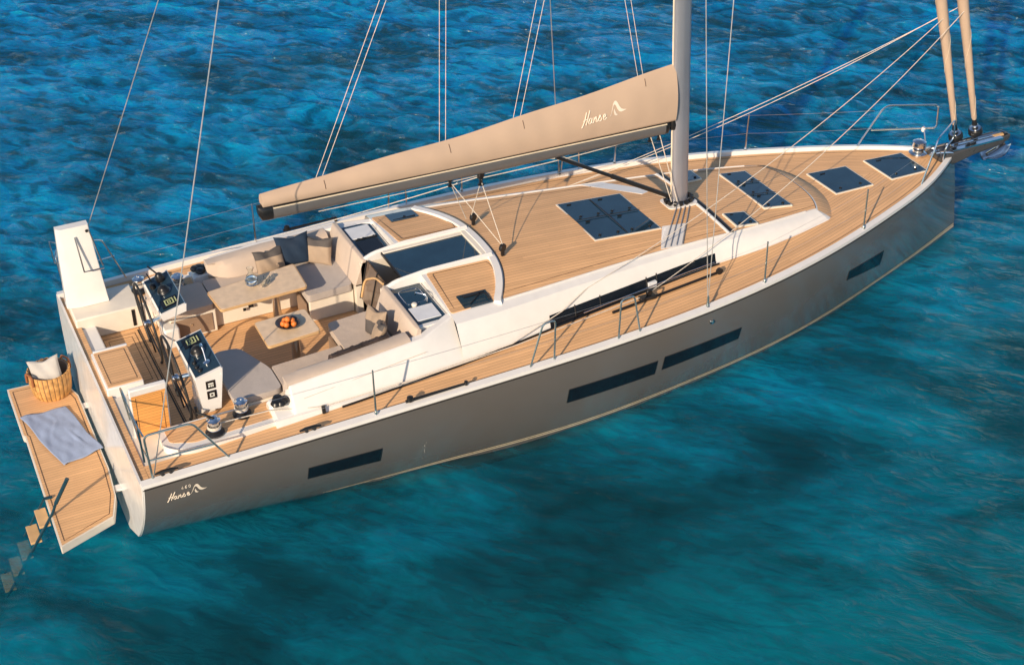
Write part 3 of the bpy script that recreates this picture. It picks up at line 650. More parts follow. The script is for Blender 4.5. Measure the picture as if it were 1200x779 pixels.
# ---- steering consoles and wheels
for sgn in (-1, 1):
    yi, yo = .34, 1.29
    def sp(x0, x1, z0, z1): return x0, x1, z0, z1
    h = MB(); prof = [(1.06,1.45),(1.29,1.42),(1.375,2.02),(1.01,1.93)]
    secs = [[(x if i > 1 else lerp(y, [yi,yo], [(1.04,1.36)[i],x]), sgn*y, z if i > 1 else lerp(y, [yi,yo-.05], [(1.83,1.90)[i], z])) for i, (x, z) in enumerate(prof)] for y in (yi,yi+.02,.8,yo-.02,yo)]
    h.loft(secs if sgn < 0 else [s[::-1] for s in secs]); o = h.build('steering_console', 'gel', Y, bevel=.02)
    h = MB(); h.box((1.08, sgn*.82-.16, 1.15),(1.30, sgn*.82+.16, 1.46)); h.build('console_foot', 'gel', o, bevel=.03)
    n = Vector((-.09,0,.365)).normalized(); ax = Vector((.365,0,.09)).normalized()
    def top(a, y, d=.0): p = Vector((1.01,sgn*y,1.93)) + ax*a*.376 + n*d; return p
    h = MB(); P = [top(.06,yi+.03,.001), top(.95,yi+.03,.001), top(.95,yo-.04,.001), top(.06,yo-.04,.001)]; Q = [p + n*.008 for p in P]
    h.add(P+Q, [(4,5,6,7) if sgn > 0 else (7,6,5,4)] + [((i, (i+1)%4, 4+(i+1)%4, 4+i) if sgn > 0 else (4+i, 4+(i+1)%4, (i+1)%4, i)) for i in range(4)]); h.build('dashboard', 'dash', o)
    h = MB()
    def slab(h, a0, a1, y0, y1, d0, d1, mi=0):
        P = [top(a0,y0,d0), top(a1,y0,d0), top(a1,y1,d0), top(a0,y1,d0)]; Q = [p + n*(d1-d0) for p in P]
        h.add(P+Q, [(4,5,6,7),(0,1,5,4),(1,2,6,5),(2,3,7,6),(3,0,4,7)], mi)
    slab(h, .20, .80, .42, .62, .009, .022); mf = h.build('chart_display', 'screen', o)
    h = MB()
    for a0, a1, y0, y1 in ((.34,.66,.455,.468),(.34,.66,.572,.585),(.34,.38,.468,.572),(.62,.66,.468,.572),(.44,.56,.49,.50),(.44,.56,.54,.55),(.44,.47,.50,.54),(.53,.56,.50,.54),(.72,.76,.46,.58)): slab(h, a0, a1, y0, y1, .0225, .0245)
    h.build('display_print', 'lcdg', mf)
    h = MB(); h.lathe([(.085,0),(.09,.03),(.075,.045),(.07,.07),(.045,.10),(0,.11)], top(.52,.80,.008), 24, ax=n); cp = h.build('compass', 'black', o)
    h = MB(); h.lathe([(.087,.0),(.093,.004),(.093,.012),(.087,.014)], top(.52,.80,.018), 24, ax=n); h.build('compass_ring', 'steel', cp)
    h = MB()
    if sgn < 0:
        h.lathe([(.045,0),(.045,.02),(.02,.03),(0,.03)], top(.62,1.08,.008), 16, ax=n); h.tube([top(.62,1.06,.03), top(.68,.98,.12), top(.70,.93,.17)], [.012,.010,.014], 8); h.tube([top(.70,.95,.17), top(.70,.89,.17)], .02, 8)
        h.build('throttle_lever', 'steel', o)
        h = MB()
        for a, y in ((.25,.98),(.25,1.08),(.30,1.17)): h.lathe([(.03,0),(.03,.02),(.02,.03),(0,.03)], top(a,y,.008), 12, ax=n)
        h.tube([top(.28,1.0,.03), top(.32,1.02,.11)], .008, 6); h.build('switch_knob', 'black', o)
    else:
        h.lathe([(.06,0),(.065,.04),(.05,.10),(.03,.12),(0,.12)], top(.62,1.10,.008), 18, ax=n); h.tube([top(.62,1.10,.10), top(.40,1.2,.24)], .012, 6); h.tube([top(.3,1.16,.02), top(.26,1.2,.14)], .01, 6); h.lathe([(.04,0),(.04,.06),(0,.07)], top(.25,1.0,.008), 14, ax=n); h.build('throttle_lever', 'black', o)
    # square repeaters on the outboard end
    for zc in (1.81, 1.66):
        h = MB(); cx = 1.195; h.box((cx-.06, sgn*(yo+.004)-.004, zc-.06),(cx+.06, sgn*(yo+.004)+.004, zc+.06)); rp_ = h.build('repeater', 'screen', o, bevel=.003)
        h = MB(); yy = sgn*(yo+.0095)
        L_ = [(-.03,-.03,.03,-.014),(-.03,.014,.03,.03),(-.03,-.014,-.014,.014),(.014,-.014,.03,.014)] if zc < 1.7 else [(-.034,.008,.034,.03),(-.034,-.03,-.012,.0),(-.004,-.03,.012,.0),(.018,-.03,.034,.0)]
        for x0, z0, x1, z1 in L_: h.box((cx+x0, yy-.0012, zc+z0),(cx+x1, yy+.0012, zc+z1))
        h.build('repeater_print', 'lcd', rp_)
    # wheel
    c = Vector((.90, sgn*.70, 1.63)); tl = R(5); ex = Vector((0,1,0)); ez = Vector((math.sin(tl)*-1,0,math.cos(tl))); nn = ex.cross(ez)
    h = MB(); h.tube([c + .56*(math.cos(t)*ex + math.sin(t)*ez) for t in np.linspace(0, 2*math.pi, 49)[:-1]], .017, 8, True); wl = h.build('steering_wheel', 'rubber', Y)
    h = MB()
    for k in range(6):
        t = R(60*k+30); h.tube([c - nn*.03, c + .555*(math.cos(t)*ex+math.sin(t)*ez)], [.016,.010], 6)
    h.build('spoke', 'black', wl)
    h = MB(); h.lathe([(.05,-.05),(.055,0),(.045,.03),(0,.035)], c - nn*.02, 16, ax=-nn); h.tube([c, (1.10, sgn*.75, 1.66)], .03, 8); h.build('hub', 'steel', wl)
# ---- winches
def winch(x, y, z, s=1.0, handle=None):
    h = MB(); h.lathe([(.115,0),(.118,.03),(.10,.045),(.085,.055),(.085,.075)], (x,y,z), 24); wn = h.build('winch', 'black', Y)
    h = MB(); h.lathe([(.085,.07),(.066,.09),(.064,.155),(.075,.185),(.085,.19),(.085,.205),(.06,.22),(.05,.23),(.02,.23),(.02,.215),(0,.215)], (x,y,z), 24); h.build('winch_drum', 'steel', wn)
    h = MB()
    for k in range(3): h.tube([(x+.082*math.cos(t), y+.082*math.sin(t), z+.085+.014*k+.014*t/6.283) for t in np.linspace(0,6.2,24)], .007, 6)
    h.build('rope_turns', 'rope', wn)
    if handle:
        h = MB(); h.tube([(x,y,z+.23),(x+handle[0],y+handle[1],z+.255)], .016, 8); h.lathe([(.03,0),(.03,.03),(0,.035)], (x,y,z+.195), 12); h.tube([(x+handle[0],y+handle[1],z+.21),(x+handle[0],y+handle[1],z+.33)], .02, 8); h.build('winch_handle', 'black', wn)
winch(1.05, -1.84, 1.481, handle=(-.16,.17)); winch(1.46, -1.62, 1.481); winch(1.05, 1.80, 1.481); winch(1.56, 1.62, 1.481)
# ---- hatches on deck
def hatch(P, zf, panes, sub=True):
    cx = sum(p[0] for p in P)/4; cy = sum(p[1] for p in P)/4
    S = lambda k: [(cx+(x-cx)*(1+k/abs(x-cx)), cy+(y-cy)*(1+k/abs(y-cy))) for x, y in P]
    o = MB().prism(S(.022), lambda x,y: zf(x,y)-.02, lambda x,y: zf(x,y)+.014).build('deck_hatch', 'cream', Y, bevel=.005)
    MB().prism(P, lambda x,y: zf(x,y)-.01, lambda x,y: zf(x,y)+.02).build('hatch_glass', 'glass', o, bevel=.003)
    nx, ny = panes; h = MB()
    A, B, C_, D = [Vector((x, y, 0)) for x, y in P]
    bil = lambda s, t: (A.lerp(B, s)).lerp(D.lerp(C_, s), t)
    def P3(s, t, d): p = bil(s, t); return (p.x, p.y, zf(p.x, p.y)+d)
    for i in range(1, nx): h.tube([P3(i/nx, t, .0215) for t in np.linspace(.01,.99,8)], .009, 6, sy=.4)
    for j in range(1, ny): h.tube([P3(s, j/ny, .0215) for s in np.linspace(.01,.99,8)], .009, 6, sy=.4)
    if nx+ny > 2: h.build('divider', 'rubber', o)
    h = MB()
    for i in range(nx):
        for j in range(ny):
            for s, t in ((.22,.14),(.78,.14)): MB().lathe([(.022,0),(.022,.014),(.012,.02),(0,.02)], P3((i+s)/nx, (j+t)/ny, .019), 10).build('hatch_hinge', 'black', o)
            a, b_ = P3((i+.22)/nx, (j+.86)/ny, .02), P3((i+.34)/nx, (j+.86)/ny, .02); MB().tube([a, b_], .014, 6).build('hatch_handle', 'black', o)
zr5 = lambda x, y: zroof(x,y)+.004
zf9 = lambda x, y: zroof(x - .15*bul(min(x,10.72))*(1-abs(y/.9)**3) if x > 9.6 else x, y)+.016
hatch([(7.05,-.55),(8.09,-.58),(8.07,.56),(7.04,.59)], zr5, (2,2))
hatch([(9.93,-.57),(10.37,-.62),(10.34,.58),(9.92,.62)], zf9, (1,3))
hatch([(9.22,-.90),(9.55,-.92),(9.53,-.60),(9.21,-.56)], zf9, (1,1)); hatch([(9.21,.56),(9.53,.60),(9.55,.92),(9.22,.90)], zf9, (1,1))
zd = lambda x, y: ZD(x)+.022*(1-(y/2.4)**2)
hatch([(11.47,-.32),(12.14,-.33),(12.13,.34),(11.45,.40)], zd, (1,1)); hatch([(12.55,-.32),(13.22,-.33),(13.23,.32),(12.54,.37)], zd, (1,1))
# rope duct panels beside the mast
for sgn in (-1, 1):
    P = [(7.82,-1.07),(8.15,-.55),(8.53,-.58),(8.16,-1.08)] if sgn < 0 else [(7.70,1.12),(8.02,1.12),(8.62,.52),(8.40,.44)]
    P = P if sgn < 0 else P
    o = MB().prism(P, lambda x,y: zroof(x,y)-.01, lambda x,y: zroof(x,y)+.012).build('rope_duct', 'gel', Y, bevel=.004)
for k in range(4):
    a = roofpt(8.72, 0); y0 = -.13-.0*k; x0 = 8.66+.075*k; h = MB(); e = (7.88+.10*k, -1.07); pts = []
    for t in np.linspace(0,1,10): x = x0+(e[0]-x0)*t; y = y0+(e[1]-y0)*t; pts.append((x, y, zroof(x,y)+.024))
    h.tube(pts, .008, 6); h.build('halyard_tail', 'ropeg', Y)
# ---- saloon side windows
for sgn in (-1, 1):
    h = MB(); G = []
    for x in np.linspace(5.78, 8.66, 30):
        yb = ybt(x); hh = lerp(x, [4.3,9,10.72], [.235,.20,.10])
        G.append([(x, sgn*(yb+.004-.065*t), ZD(x)-.01+hh*t) for t in (.12,.5,.90)])
    h.grid(G if sgn < 0 else [r[::-1] for r in G]); o = h.build('side_window', 'hullglass', Y)
    for x in (6.20, 6.62, 7.42, 7.60, 8.52):
        yb = ybt(x); MB().tube([(x, sgn*(yb+.004-.065*t), ZD(x)+.215*t) for t in (.1,.5,.95)], .008, 4).build('mullion', 'black', o)
    if sgn < 0: MB().box((7.44,-ybt(7.5)-.002,ZD(7.5)+.03),(7.58,-ybt(7.5)+.05,ZD(7.5)+.12)).build('opening_port', 'cover', o, bevel=.005)
    h = MB(); h.tube([(x, sgn*(ybt(x)+.03), ZD(x)+.085) for x in np.linspace(6.3,8.6,12)], .009, 6); h.build('grab_rail', 'steel', o)
    h = MB(); h.tube([(x, sgn*(ybt(x)+.012), ZD(x)+.02) for x in np.linspace(2.65,8.7,30)], .016, 6); h.build('cabin_gasket', 'black', Y)
    # genoa track and car
    tk = MB().tube([(x, sgn*lerp(x,[6.7,8.6],[1.70,1.47]), ZD(x)+.035) for x in (6.7,7.3,8.0,8.6)], .022, 6).build('genoa_track', 'black', Y)
    h = MB(); y = sgn*1.60; h.box((7.18,y-.05,ZD(7.2)+.02),(7.42,y+.05,ZD(7.2)+.08)); h.lathe([(.045,-.02),(.05,0),(.045,.02)], (7.33,y,ZD(7.3)+.12), 14, ax=(0,1,0)); h.build('genoa_car', 'black', tk, bevel=.01)
    h = MB(); h.lathe([(.05,-.02),(.05,.02)], (8.55, sgn*1.50, ZD(8.5)+.07), 12, ax=(0,1,0)); h.build('track_end', 'black', tk)
# ---- pulpit, pushpit, gates, stanchions, lifelines
def tube(name, pts, r=.0135, rad=.08, m='tealtube', parent=Y): return MB().tube(arc(pts, rad), r, 8).build(name, m, parent)
gz = lambda x: zs(x)+.035
o = tube('pushpit', [(.15,-2.30,gz(0)),(.13,-2.28,2.06),(.70,-2.30,2.07),(1.07,-2.33,gz(1))], .014)
tube('pushpit_rail', [(.145,-2.29,1.70),(.93,-2.315,1.69)], .012, parent=o)
tube('pushpit_rail', [(.13,-2.27,2.05),(.11,-2.05,2.05),(.13,-1.25,2.03),(.15,-.98,1.90),(.20,-1.0,1.40)], .012, parent=o)
tube('pushpit_rail', [(.14,-2.27,1.72),(.15,-1.9,1.60),(.17,-1.3,1.72)], .010, parent=o)
tube('pushpit_post', [(.13,-1.95,2.05),(.14,-1.95,gz(0))], .013, m='bluebar', parent=o)
o = tube('pushpit', [(.97,2.28,gz(1)),(.72,2.25,2.17),(.58,2.25,2.19),(.10,2.24,2.19),(.05,2.1,2.14),(.08,2.0,1.40)], .013, m='steel')
tube('pushpit_rail', [(.86,2.27,1.86),(.12,2.24,1.82)], .011, m='steel', parent=o)
tube('pushpit_rail', [(.02,2.24,2.32),(.04,2.24,1.96),(.15,2.24,1.96),(.15,2.24,2.26),(.02,2.24,2.32)], .011, .04, 'steel', o)
tube('pushpit_post', [(.12,2.24,2.18),(.10,2.24,gz(0))], .013, m='steel', parent=o)
for x0, x1, xt0, xt1 in ((5.10,5.45,5.30,5.48),(6.43,6.77,6.47,6.68)):
    y = lambda x: -(hb(x)-.05)
    tube('boarding_gate', [(x0,y(x0),gz(x0)),(xt0,y(x0)+.04,2.11),(xt1,y(x1)+.04,2.11),(x1,y(x1),gz(x1))], .013, .06)
for x0, x1 in ((5.05,5.35),(7.95,8.25)):
    y = lambda x: hb(x)-.05
    tube('boarding_gate', [(x0,y(x0),gz(x0)),(x0+.03,y(x0)-.03,2.1),(x1-.03,y(x1)-.03,2.1),(x1,y(x1),gz(x1))], .012, .06, 'steel')
SX = {-1: [2.95, 8.95, 11.12], 1: [2.93, 6.27, 8.85, 10.98]}
for sgn in (-1, 1):
    for x in SX[sgn]:
        y = sgn*(hb(x)-.05); h = MB(); h.tube([(x,y,zs(x)+.02),(x,y-.02*sgn,zs(x)+.68)], [.014,.011], 8); o = h.build('stanchion', 'tealtube' if sgn < 0 else 'steel', Y)
        MB().lathe([(.03,0),(.026,.03),(.018,.05)], (x,y,zs(x)+.035), 12).build('stanchion_base', 'steel', o)
    for hh in (.66, .34):
        pts = [(1.0 if hh > .5 else .9, sgn*2.3, zs(1)+hh)] + [(x, sgn*(hb(x)-.06), zs(x)+hh) for x in sorted(SX[sgn]+[5.2,6.6] if sgn < 0 else SX[sgn]+[5.2,8.1])] + [(12.9, sgn*.72, zs(12.9)+hh)]
        q = []
        for a, b_ in zip(pts, pts[1:]): q += sag(a, b_, .008, 5)[:-1]
        q.append(Vector(pts[-1])); MB().tube(q, .0017, 5).build('lifeline', 'wire', Y)
o = tube('bow_pulpit', [(12.79,-.73,gz(12.8)),(12.95,-.70,2.05),(13.05,-.66,2.27),(13.72,-.25,2.27),(13.79,-.22,1.92),(13.64,-.24,1.80),(13.62,-.24,gz(13.6))], .0135, .07, 'steel')
o2 = tube('bow_pulpit', [(12.71,.80,gz(12.7)),(13.12,.78,2.14),(13.2,.75,2.20),(13.95,.40,2.20),(13.95,.37,1.80),(12.95,.80,1.79)], .0155, .07, 'steel')
tube('pulpit_leg', [(13.72,.42,1.86),(13.72,.30,gz(13.7))], .012, m='steel', parent=o2)
MB().box((13.69,.39,1.76),(13.75,.45,1.84)).build('bow_light', 'gel', o2, bevel=.02)
# ---- bow fitting, windlass
h = MB(); secs = []
for x, w_, z0, z1 in ((13.62,.20,1.44,1.575),(13.95,.19,1.36,1.60),(14.4,.15,1.42,1.61),(15.0,.11,1.46,1.62),(15.18,.06,1.50,1.61)):
    secs.append([(x,-w_,z0+.05),(x,-w_*.7,z0),(x,w_*.7,z0),(x,w_,z0+.05),(x,w_,z1),(x,-w_,z1)][::-1])
h.loft(secs); bs = h.build('bowsprit', 'sprit', Y, bevel=.012)
h = MB()
for sgn in (-1,1): h.box((13.9,sgn*.13-.02,1.60),(14.95,sgn*.085+.02,1.635))
h.box((14.0,-.05,1.605),(14.9,.05,1.63)); h.build('chain_channel', 'steel', bs, bevel=.01)
MB().box((14.85,-.06,1.61),(15.10,.06,1.632)).build('sprit_plank', 'woodedge', bs, bevel=.008)
MB().lathe([(.05,-.06),(.035,0),(.05,.06)], (15.08,0,1.60), 14, ax=(0,1,0)).build('bow_roller', 'black', bs)
h = MB(); h.lathe([(.15,0),(.15,.03),(.09,.05),(.08,.10),(.11,.15),(.11,.22),(.06,.25),(0,.25)], (13.47,.19,1.52), 22); wl = h.build('windlass', 'steel', Y)
MB().lathe([(.085,0),(.085,.035)], (13.47,.19,1.605), 20).build('gypsy', 'black', wl)
h = MB(); h.tube([(13.55,.12,1.60),(13.8,.03,1.66),(14.2,0,1.66),(14.9,0,1.655),(15.08,0,1.655)], .018, 6); h.build('anchor_chain', 'steel', wl)
def cleat(x, y, z, rz=0, m='black'):
    h = MB(); c = Vector((x,y,z)); d = Vector((math.cos(rz), math.sin(rz), 0)); h.tube([c-d*.14+Vector((0,0,.05)), c-d*.06+Vector((0,0,.06)), c+d*.06+Vector((0,0,.06)), c+d*.14+Vector((0,0,.05))], [.012,.024,.024,.012], 8)
    for s in (-1,1): h.tube([c+d*.05*s, c+d*.05*s+Vector((0,0,.06))], .022, 8)
    h.build('mooring_cleat', m, Y)
cleat(.32,-2.30,zs(.3)+.03,.0); cleat(2.11,-2.32,zs(2)+.03,0); cleat(13.62,-.02,1.545,.3,'steel'); cleat(.32,2.30,zs(.3)+.03); cleat(13.75,-.12,1.56,-.4,'steel')
for sgn in (-1,1):
    h = MB(); pts = [(x, sgn*(hb(x)-.07), zs(x)+(.065 if sgn < 0 else .11)) for x in (3.36,3.5,3.9,4.2)]; h.tube(pts, [.022,.022,.018,.016], 8); rl = h.build('toe_rail_track', 'black', Y)
    MB().lathe([(.03,0),(.045,.03),(.04,.07),(0,.09)], (3.42, sgn*(hb(3.4)-.07), zs(3.4)+(.05 if sgn < 0 else .10)), 12).build('track_block', 'black', rl)
    MB().lathe([(.025,0),(.025,.05),(0,.06)], (4.19, sgn*(hb(4.2)-.07), zs(4.2)+.05), 12).build('track_stop', 'black', rl)
# ---- mast, boom, sail cover
mx = lambda z: 8.78 - .05*(z-1.85)
h = MB(); secs = []
for z in (1.86, 5, 10, 20):
    k = 1 if z < 15 else .8; secs.append([(mx(z)+.14*k*math.cos(t), .072*k*math.sin(t)*(1 if math.cos(t) > 0 else 1.1), z) for t in np.linspace(0,2*math.pi,29)[:-1]])
h.loft(secs); ms = h.build('mast', 'alu', Y)
h = MB(); h.tube([(mx(z)-.142,0,z) for z in (2.0,10,19.9)], .012, 6); h.build('sail_track', 'sailtrim', ms)
h = MB(); P = rpoly([(8.52,-.17),(9.02,-.17),(9.02,.17),(8.52,.17)], .08); h.prism(P, lambda x,y: zroof(8.7,y)-.01, lambda x,y: zroof(8.7,y)+.03); h.build('mast_collar', 'gel', ms, bevel=.008)
h = MB()
for k in range(14):
    t = 2*math.pi*k/14; c = Vector((8.77+.21*math.cos(t), .145*math.sin(t), zroof(8.7,.1)+.07)); ax = Vector((-math.sin(t), math.cos(t), 0)); h.lathe([(.0,-.022),(.036,-.022),(.036,.022),(0,.022)], c, 10, ax=ax); h.box(c-Vector((.016,.016,.06)), c+Vector((.016,.016,.02)))
h.build('turning_block', 'black', ms)
zb0 = lambda x: 3.215 + (3.36-3.215)*0 + lerp(x, [2.4,8.5], [.08,-.02])
bsec = lambda x, k=1.0: [(x, .088*k*math.copysign(abs(math.cos(t))**.75, math.cos(t)), zb0(x) + .112*k*math.copysign(abs(math.sin(t))**.85, math.sin(t))) for t in np.linspace(0,2*math.pi,25)[:-1]]
h = MB(); h.loft([bsec(x) for x in np.linspace(2.56,8.42,12)]); bo = h.build('boom', 'boom', Y, ang=50)
h = MB(); h.loft([bsec(2.565), bsec(2.50,1.03), bsec(2.42,.95), [(x+.0, y, z+.04) for x, y, z in bsec(2.38,.6)]]); h.build('boom_end', 'black', bo, ang=60)
h = MB(); h.loft([bsec(8.415), bsec(8.47,.98), bsec(8.50,.7)]); h.tube([(8.47,0,zb0(8.5)),(8.62,0,zb0(8.5))], .04, 10); h.lathe([(.05,-.07),(.06,0),(.05,.07)], (8.58,0,zb0(8.5)), 14); h.build('gooseneck', 'black', bo)
h = MB()
for s in (-1,1): h.tube([(x, s*.086, zb0(x)+.068) for x in np.linspace(2.57,8.43,12)], .010, 6)
h.build('boom_track', 'sailtrim', bo)
h = MB()
for s in (-1,1): h.tube([(x, s*.090, zb0(x)+.094) for x in np.linspace(2.57,8.43,12)], .012, 6)
h.build('boom_groove', 'black', bo)
ctop = spl([2.42,3.2,4.95,6.16,7.4,8.56], [3.55,3.62,3.735,3.85,3.99,4.14])
def csec(x, n=28):
    z0 = zb0(x)+.10; z1 = ctop(x); H = z1-z0; wmax = .105 + .05*min(1,(x-2.4)/2.5) ; out = []
    for i in range(n):
        t = 2*math.pi*i/n; s = (1-math.cos(t))/2; side = 1 if t < math.pi else -1
        prof = (.62 + .9*s)*(1 - s**1.6) if False else (1-s**1.7)*(.70+.9*s)
        wr = .012*math.sin(x*6+s*5)*s + .006*math.sin(x*17+2*s)
        out.append((x, side*(wmax*prof*min(1, abs(math.sin(t))*6) + wr*(1 if s > .1 and s < .95 else 0)*.6), z0 + H*s + .008*math.sin(x*3.3)*s))
    return out
h = MB(); h.loft([csec(x) for x in np.linspace(2.44,8.56,60)]); sc = h.build('sail_cover', 'sail', Y, ang=80)
def cover_y(x, z):
    S = csec(x); L = [(p[2], p[1]) for p in S if p[1] < 0]; L.sort(); return float(np.interp(z, [a for a, _ in L], [b for _, b in L]))
h = MB()
for x in (3.28, 5.05, 6.15, 8.05):
    z = ctop(x); h.tube([(x, cover_y(x, z-.05*k)-.004, z-.05*k) for k in (1,2,3)], .005, 5)
h.build('cover_slit', 'seam', sc)
# lettering strokes: unit height is the capital letter
def word_strokes():
    S = []
    S.append([(0,-.16),(.06,-.05),(.20,.40),(.34,.92)]); S.append([(.26,-.02),(.36,.35),(.46,.70),(.56,.98)]); S.append([(.10,.33),(.26,.40),(.42,.42)])
    def a(x): return [(x+.20,.36),(x+.10,.40),(x+.01,.24),(x+.0,.08),(x+.07,.0),(x+.16,.12),(x+.22,.38),(x+.18,.10),(x+.24,.0),(x+.31,.08)]
    S.append(a(.44))
    S.append([(.74,.0),(.79,.38),(.79,.20),(.88,.38),(.93,.34),(.90,.04),(.96,.0),(1.02,.10)])
    S.append([(1.02,.10),(1.10,.28),(1.155,.45)]); S.append([(1.155,.45),(1.18,.30),(1.23,.15),(1.20,.02),(1.10,-.02),(1.05,.06)])
    S.append([(1.33,.17),(1.44,.21),(1.49,.33),(1.43,.41),(1.35,.26),(1.35,.06),(1.43,-.01),(1.55,.11)])
    return S
EMB = [[(.0,.0),(.13,.26),(.25,.62),(.36,.88),(.48,1.0),(.60,.98),(.70,.84),(.80,.60),(.93,.40),(1.10,.30),(1.34,.25),(1.10,.18),(.92,.16),(.76,.24),(.64,.42),(.55,.66),(.46,.78),(.36,.74),(.26,.48),(.12,.14)],
       [(.36,.40),(.42,.52),(.46,.34),(.54,.14),(.66,.04),(.52,.0),(.40,.08),(.35,.24)]]
def letter(parent, fmap, ox, oz, H, slope, ex, ez, EH, th, extra=None):
    h = MB()
    def put(a, b_, k, o_x, o_z, xs=1.0): return fmap(o_x + a*k*xs, o_z + b_*k + slope*a*k*xs)
    for st in word_strokes():
        q = []
        P = [Vector((a, b_, 0)) for a, b_ in st]
        for i in range(len(P)-1):
            for t in np.linspace(0,1,5)[:-1]:
                p0, p1, p2, p3 = P[max(i-1,0)], P[i], P[i+1], P[min(i+2,len(P)-1)]
                q.append(.5*((2*p1)+(p2-p0)*t+(2*p0-5*p1+4*p2-p3)*t*t+(3*p1-p0-3*p2+p3)*t**3))
        q.append(P[-1]); h.tube([put(p.x, p.y, H, ox, oz, 1.38) for p in q], th, 5)
    h.build('lettering', 'ink', parent)
    h = MB()
    for poly in EMB:
        P = [put(a, b_, EH, ex, ez) for a, b_ in poly]; n = len(P)
        h.add(P, [tuple(range(n))])
    bmn = h.build('emblem', 'ink', parent, smooth=False)
    return bmn
letter(sc, lambda x, z: (x, cover_y(x, z)-.008, z), 7.01, 3.565, .185, .075, 7.45, 3.60, .205, .0072)
hull_o = [o for o in Y.children if o.name == 'hull'][0]
letter(hull_o, lambda x, z: (x, -hy(x, z)-.006, z), .265, 1.075, .130, .03, .545, 1.085, .155, .0055)
h = MB()
DG = {'4': [[(.5,0),(.5,1),(0,.3),(.7,.3)]], '6': [[(.6,1),(.1,.6),(0,.2),(.3,0),(.6,.2),(.5,.5),(.1,.4)]], '0': [[(.3,0),(0,.3),(.1,.8),(.4,1),(.65,.7),(.55,.2),(.3,0)]]}
for i, c in enumerate('460'):
    for st in DG[c]: h.tube([(.445+.045*i+a*.034, -hy(.45,1.22)-.006, 1.215+b_*.045+.02*a*.03) for a, b_ in st], .003, 4)
h.build('model_number', 'ink', hull_o)
h = MB(); h.box((7.93,-hy(7.95,1.30)-.012,1.285),(7.99,-hy(7.95,1.30),1.33)); h.lathe([(.02,0),(.03,.02),(0,.03)], (7.96,-hy(7.95,1.3)-.01,1.31), 10, ax=(0,-1,0)); h.build('drain_fitting', 'steel', Y)
# vang
h = MB(); h.tube([(8.60,0,2.02),(7.6,0,2.59)], .036, 10); h.tube([(7.6,0,2.59),(6.66,0,3.12)], .027, 10); h.build('boom_vang', 'black', Y)
h = MB(); h.tube([(6.66,0,3.12),(6.58,0,3.14)], .04, 8); h.tube([(8.56,.05,1.98),(6.7,.03,3.14)], .007, 6); h.build('vang_tackle', 'rope', Y)
# mainsheet blocks and falls
def block(x, y, z, s=1, m='black', name='sheet_block'):
    h = MB(); h.lathe([(0,-.02*s),(.05*s,-.02*s),(.055*s,0),(.05*s,.02*s),(0,.02*s)], (x,y,z), 14, ax=(.5,-1,0)); h.box((x-.018*s,y-.018*s,z-.11*s),(x+.018*s,y+.018*s,z-.03*s)); h.lathe([(.04*s,0),(.04*s,.012),(.0,.02)], (x,y,z-.13*s), 12); return h.build(name, m, Y)
zk = zroof(5.62,.45)
block(5.63,.50,zk+.135,1.15); block(5.63,-.46,zk+.135,1.15); block(5.07,0,3.14,.8); block(5.53,0,3.09,1.1); block(8.21,0,3.12,.9); block(8.36,0,3.12,.9)
def rope(pts, r=.0075, m='rope', name='sheet_line'): return MB().tube(pts, r, 6).build(name, m, Y)
for a, b_ in (((5.07,.02,3.10),(5.63,-.44,zk+.16)), ((5.53,.02,3.04),(5.63,-.48,zk+.16)), ((5.53,-.02,3.04),(5.60,.50,zk+.16)), ((5.07,0,3.10),(5.50,.46,zk+.16))): rope([a, b_], .006, name='mainsheet')
rope(sag((5.55,0,3.05),(8.36,.02,3.10),.03), .007, name='mainsheet')
rope([(8.21,-.02,3.08),(8.58,-.10,1.98)], .007, name='reefing_line'); rope([(8.36,-.02,3.08),(8.66,-.13,1.98)], .007, name='reefing_line')
rope(sag((6.66,.03,3.10),(3.2,.03,3.10),.02), .006, name='reefing_line')
rope(sag((5.53,.03,3.06),(2.2,2.16,1.62),.04), .006, name='mainsheet')
# lazy jacks (pairs)
for xb, yb, xt, zt in ((3.20,.09,5.0,7.4),(3.29,.09,5.1,7.4),(4.95,.09,5.13,7.6),(5.04,.09,5.22,7.6),(6.04,.09,6.83,7.2),(6.15,.09,6.96,7.2),(7.98,.07,7.50,6.4),(8.06,.07,7.60,6.4)):
    rope([(xb, yb*.4, ctop(xb)-.04), (xt, yb*.4+.1, zt)], .0042, name='lazy_jack')
# standing rigging
def wire(pts, r=.006, m='wire', name='shroud'): return MB().tube(pts, r, 6).build(name, m, Y)
bj = (3.15,0,9.8); wire([(.16,-2.27,zs(0)),bj], .007, name='backstay_leg'); wire([(.10,2.25,zs(0)),bj], .006, name='backstay_leg'); wire([bj,(mx(20)-.1,0,20)], .007, name='backstay')
for sgn in (-1, 1):
    ch = (7.91, sgn*(hb(7.91)-.06), zs(8)+.03)
    for x1, y1, z1 in ((8.62,1.2,5.8),(8.16,1.2,5.9)) if sgn < 0 else ((7.20,1.2,4.9),):
        d = (Vector((x1,sgn*y1,z1))-Vector(ch)); wire([ch, tuple(Vector(ch)+d*1.9)], .0065)
    MB().lathe([(.045,0),(.045,.02),(.02,.03),(.017,.16),(.012,.18)], (ch[0],ch[1],ch[2]-.02), 12).build('chainplate', 'tealtube', Y)
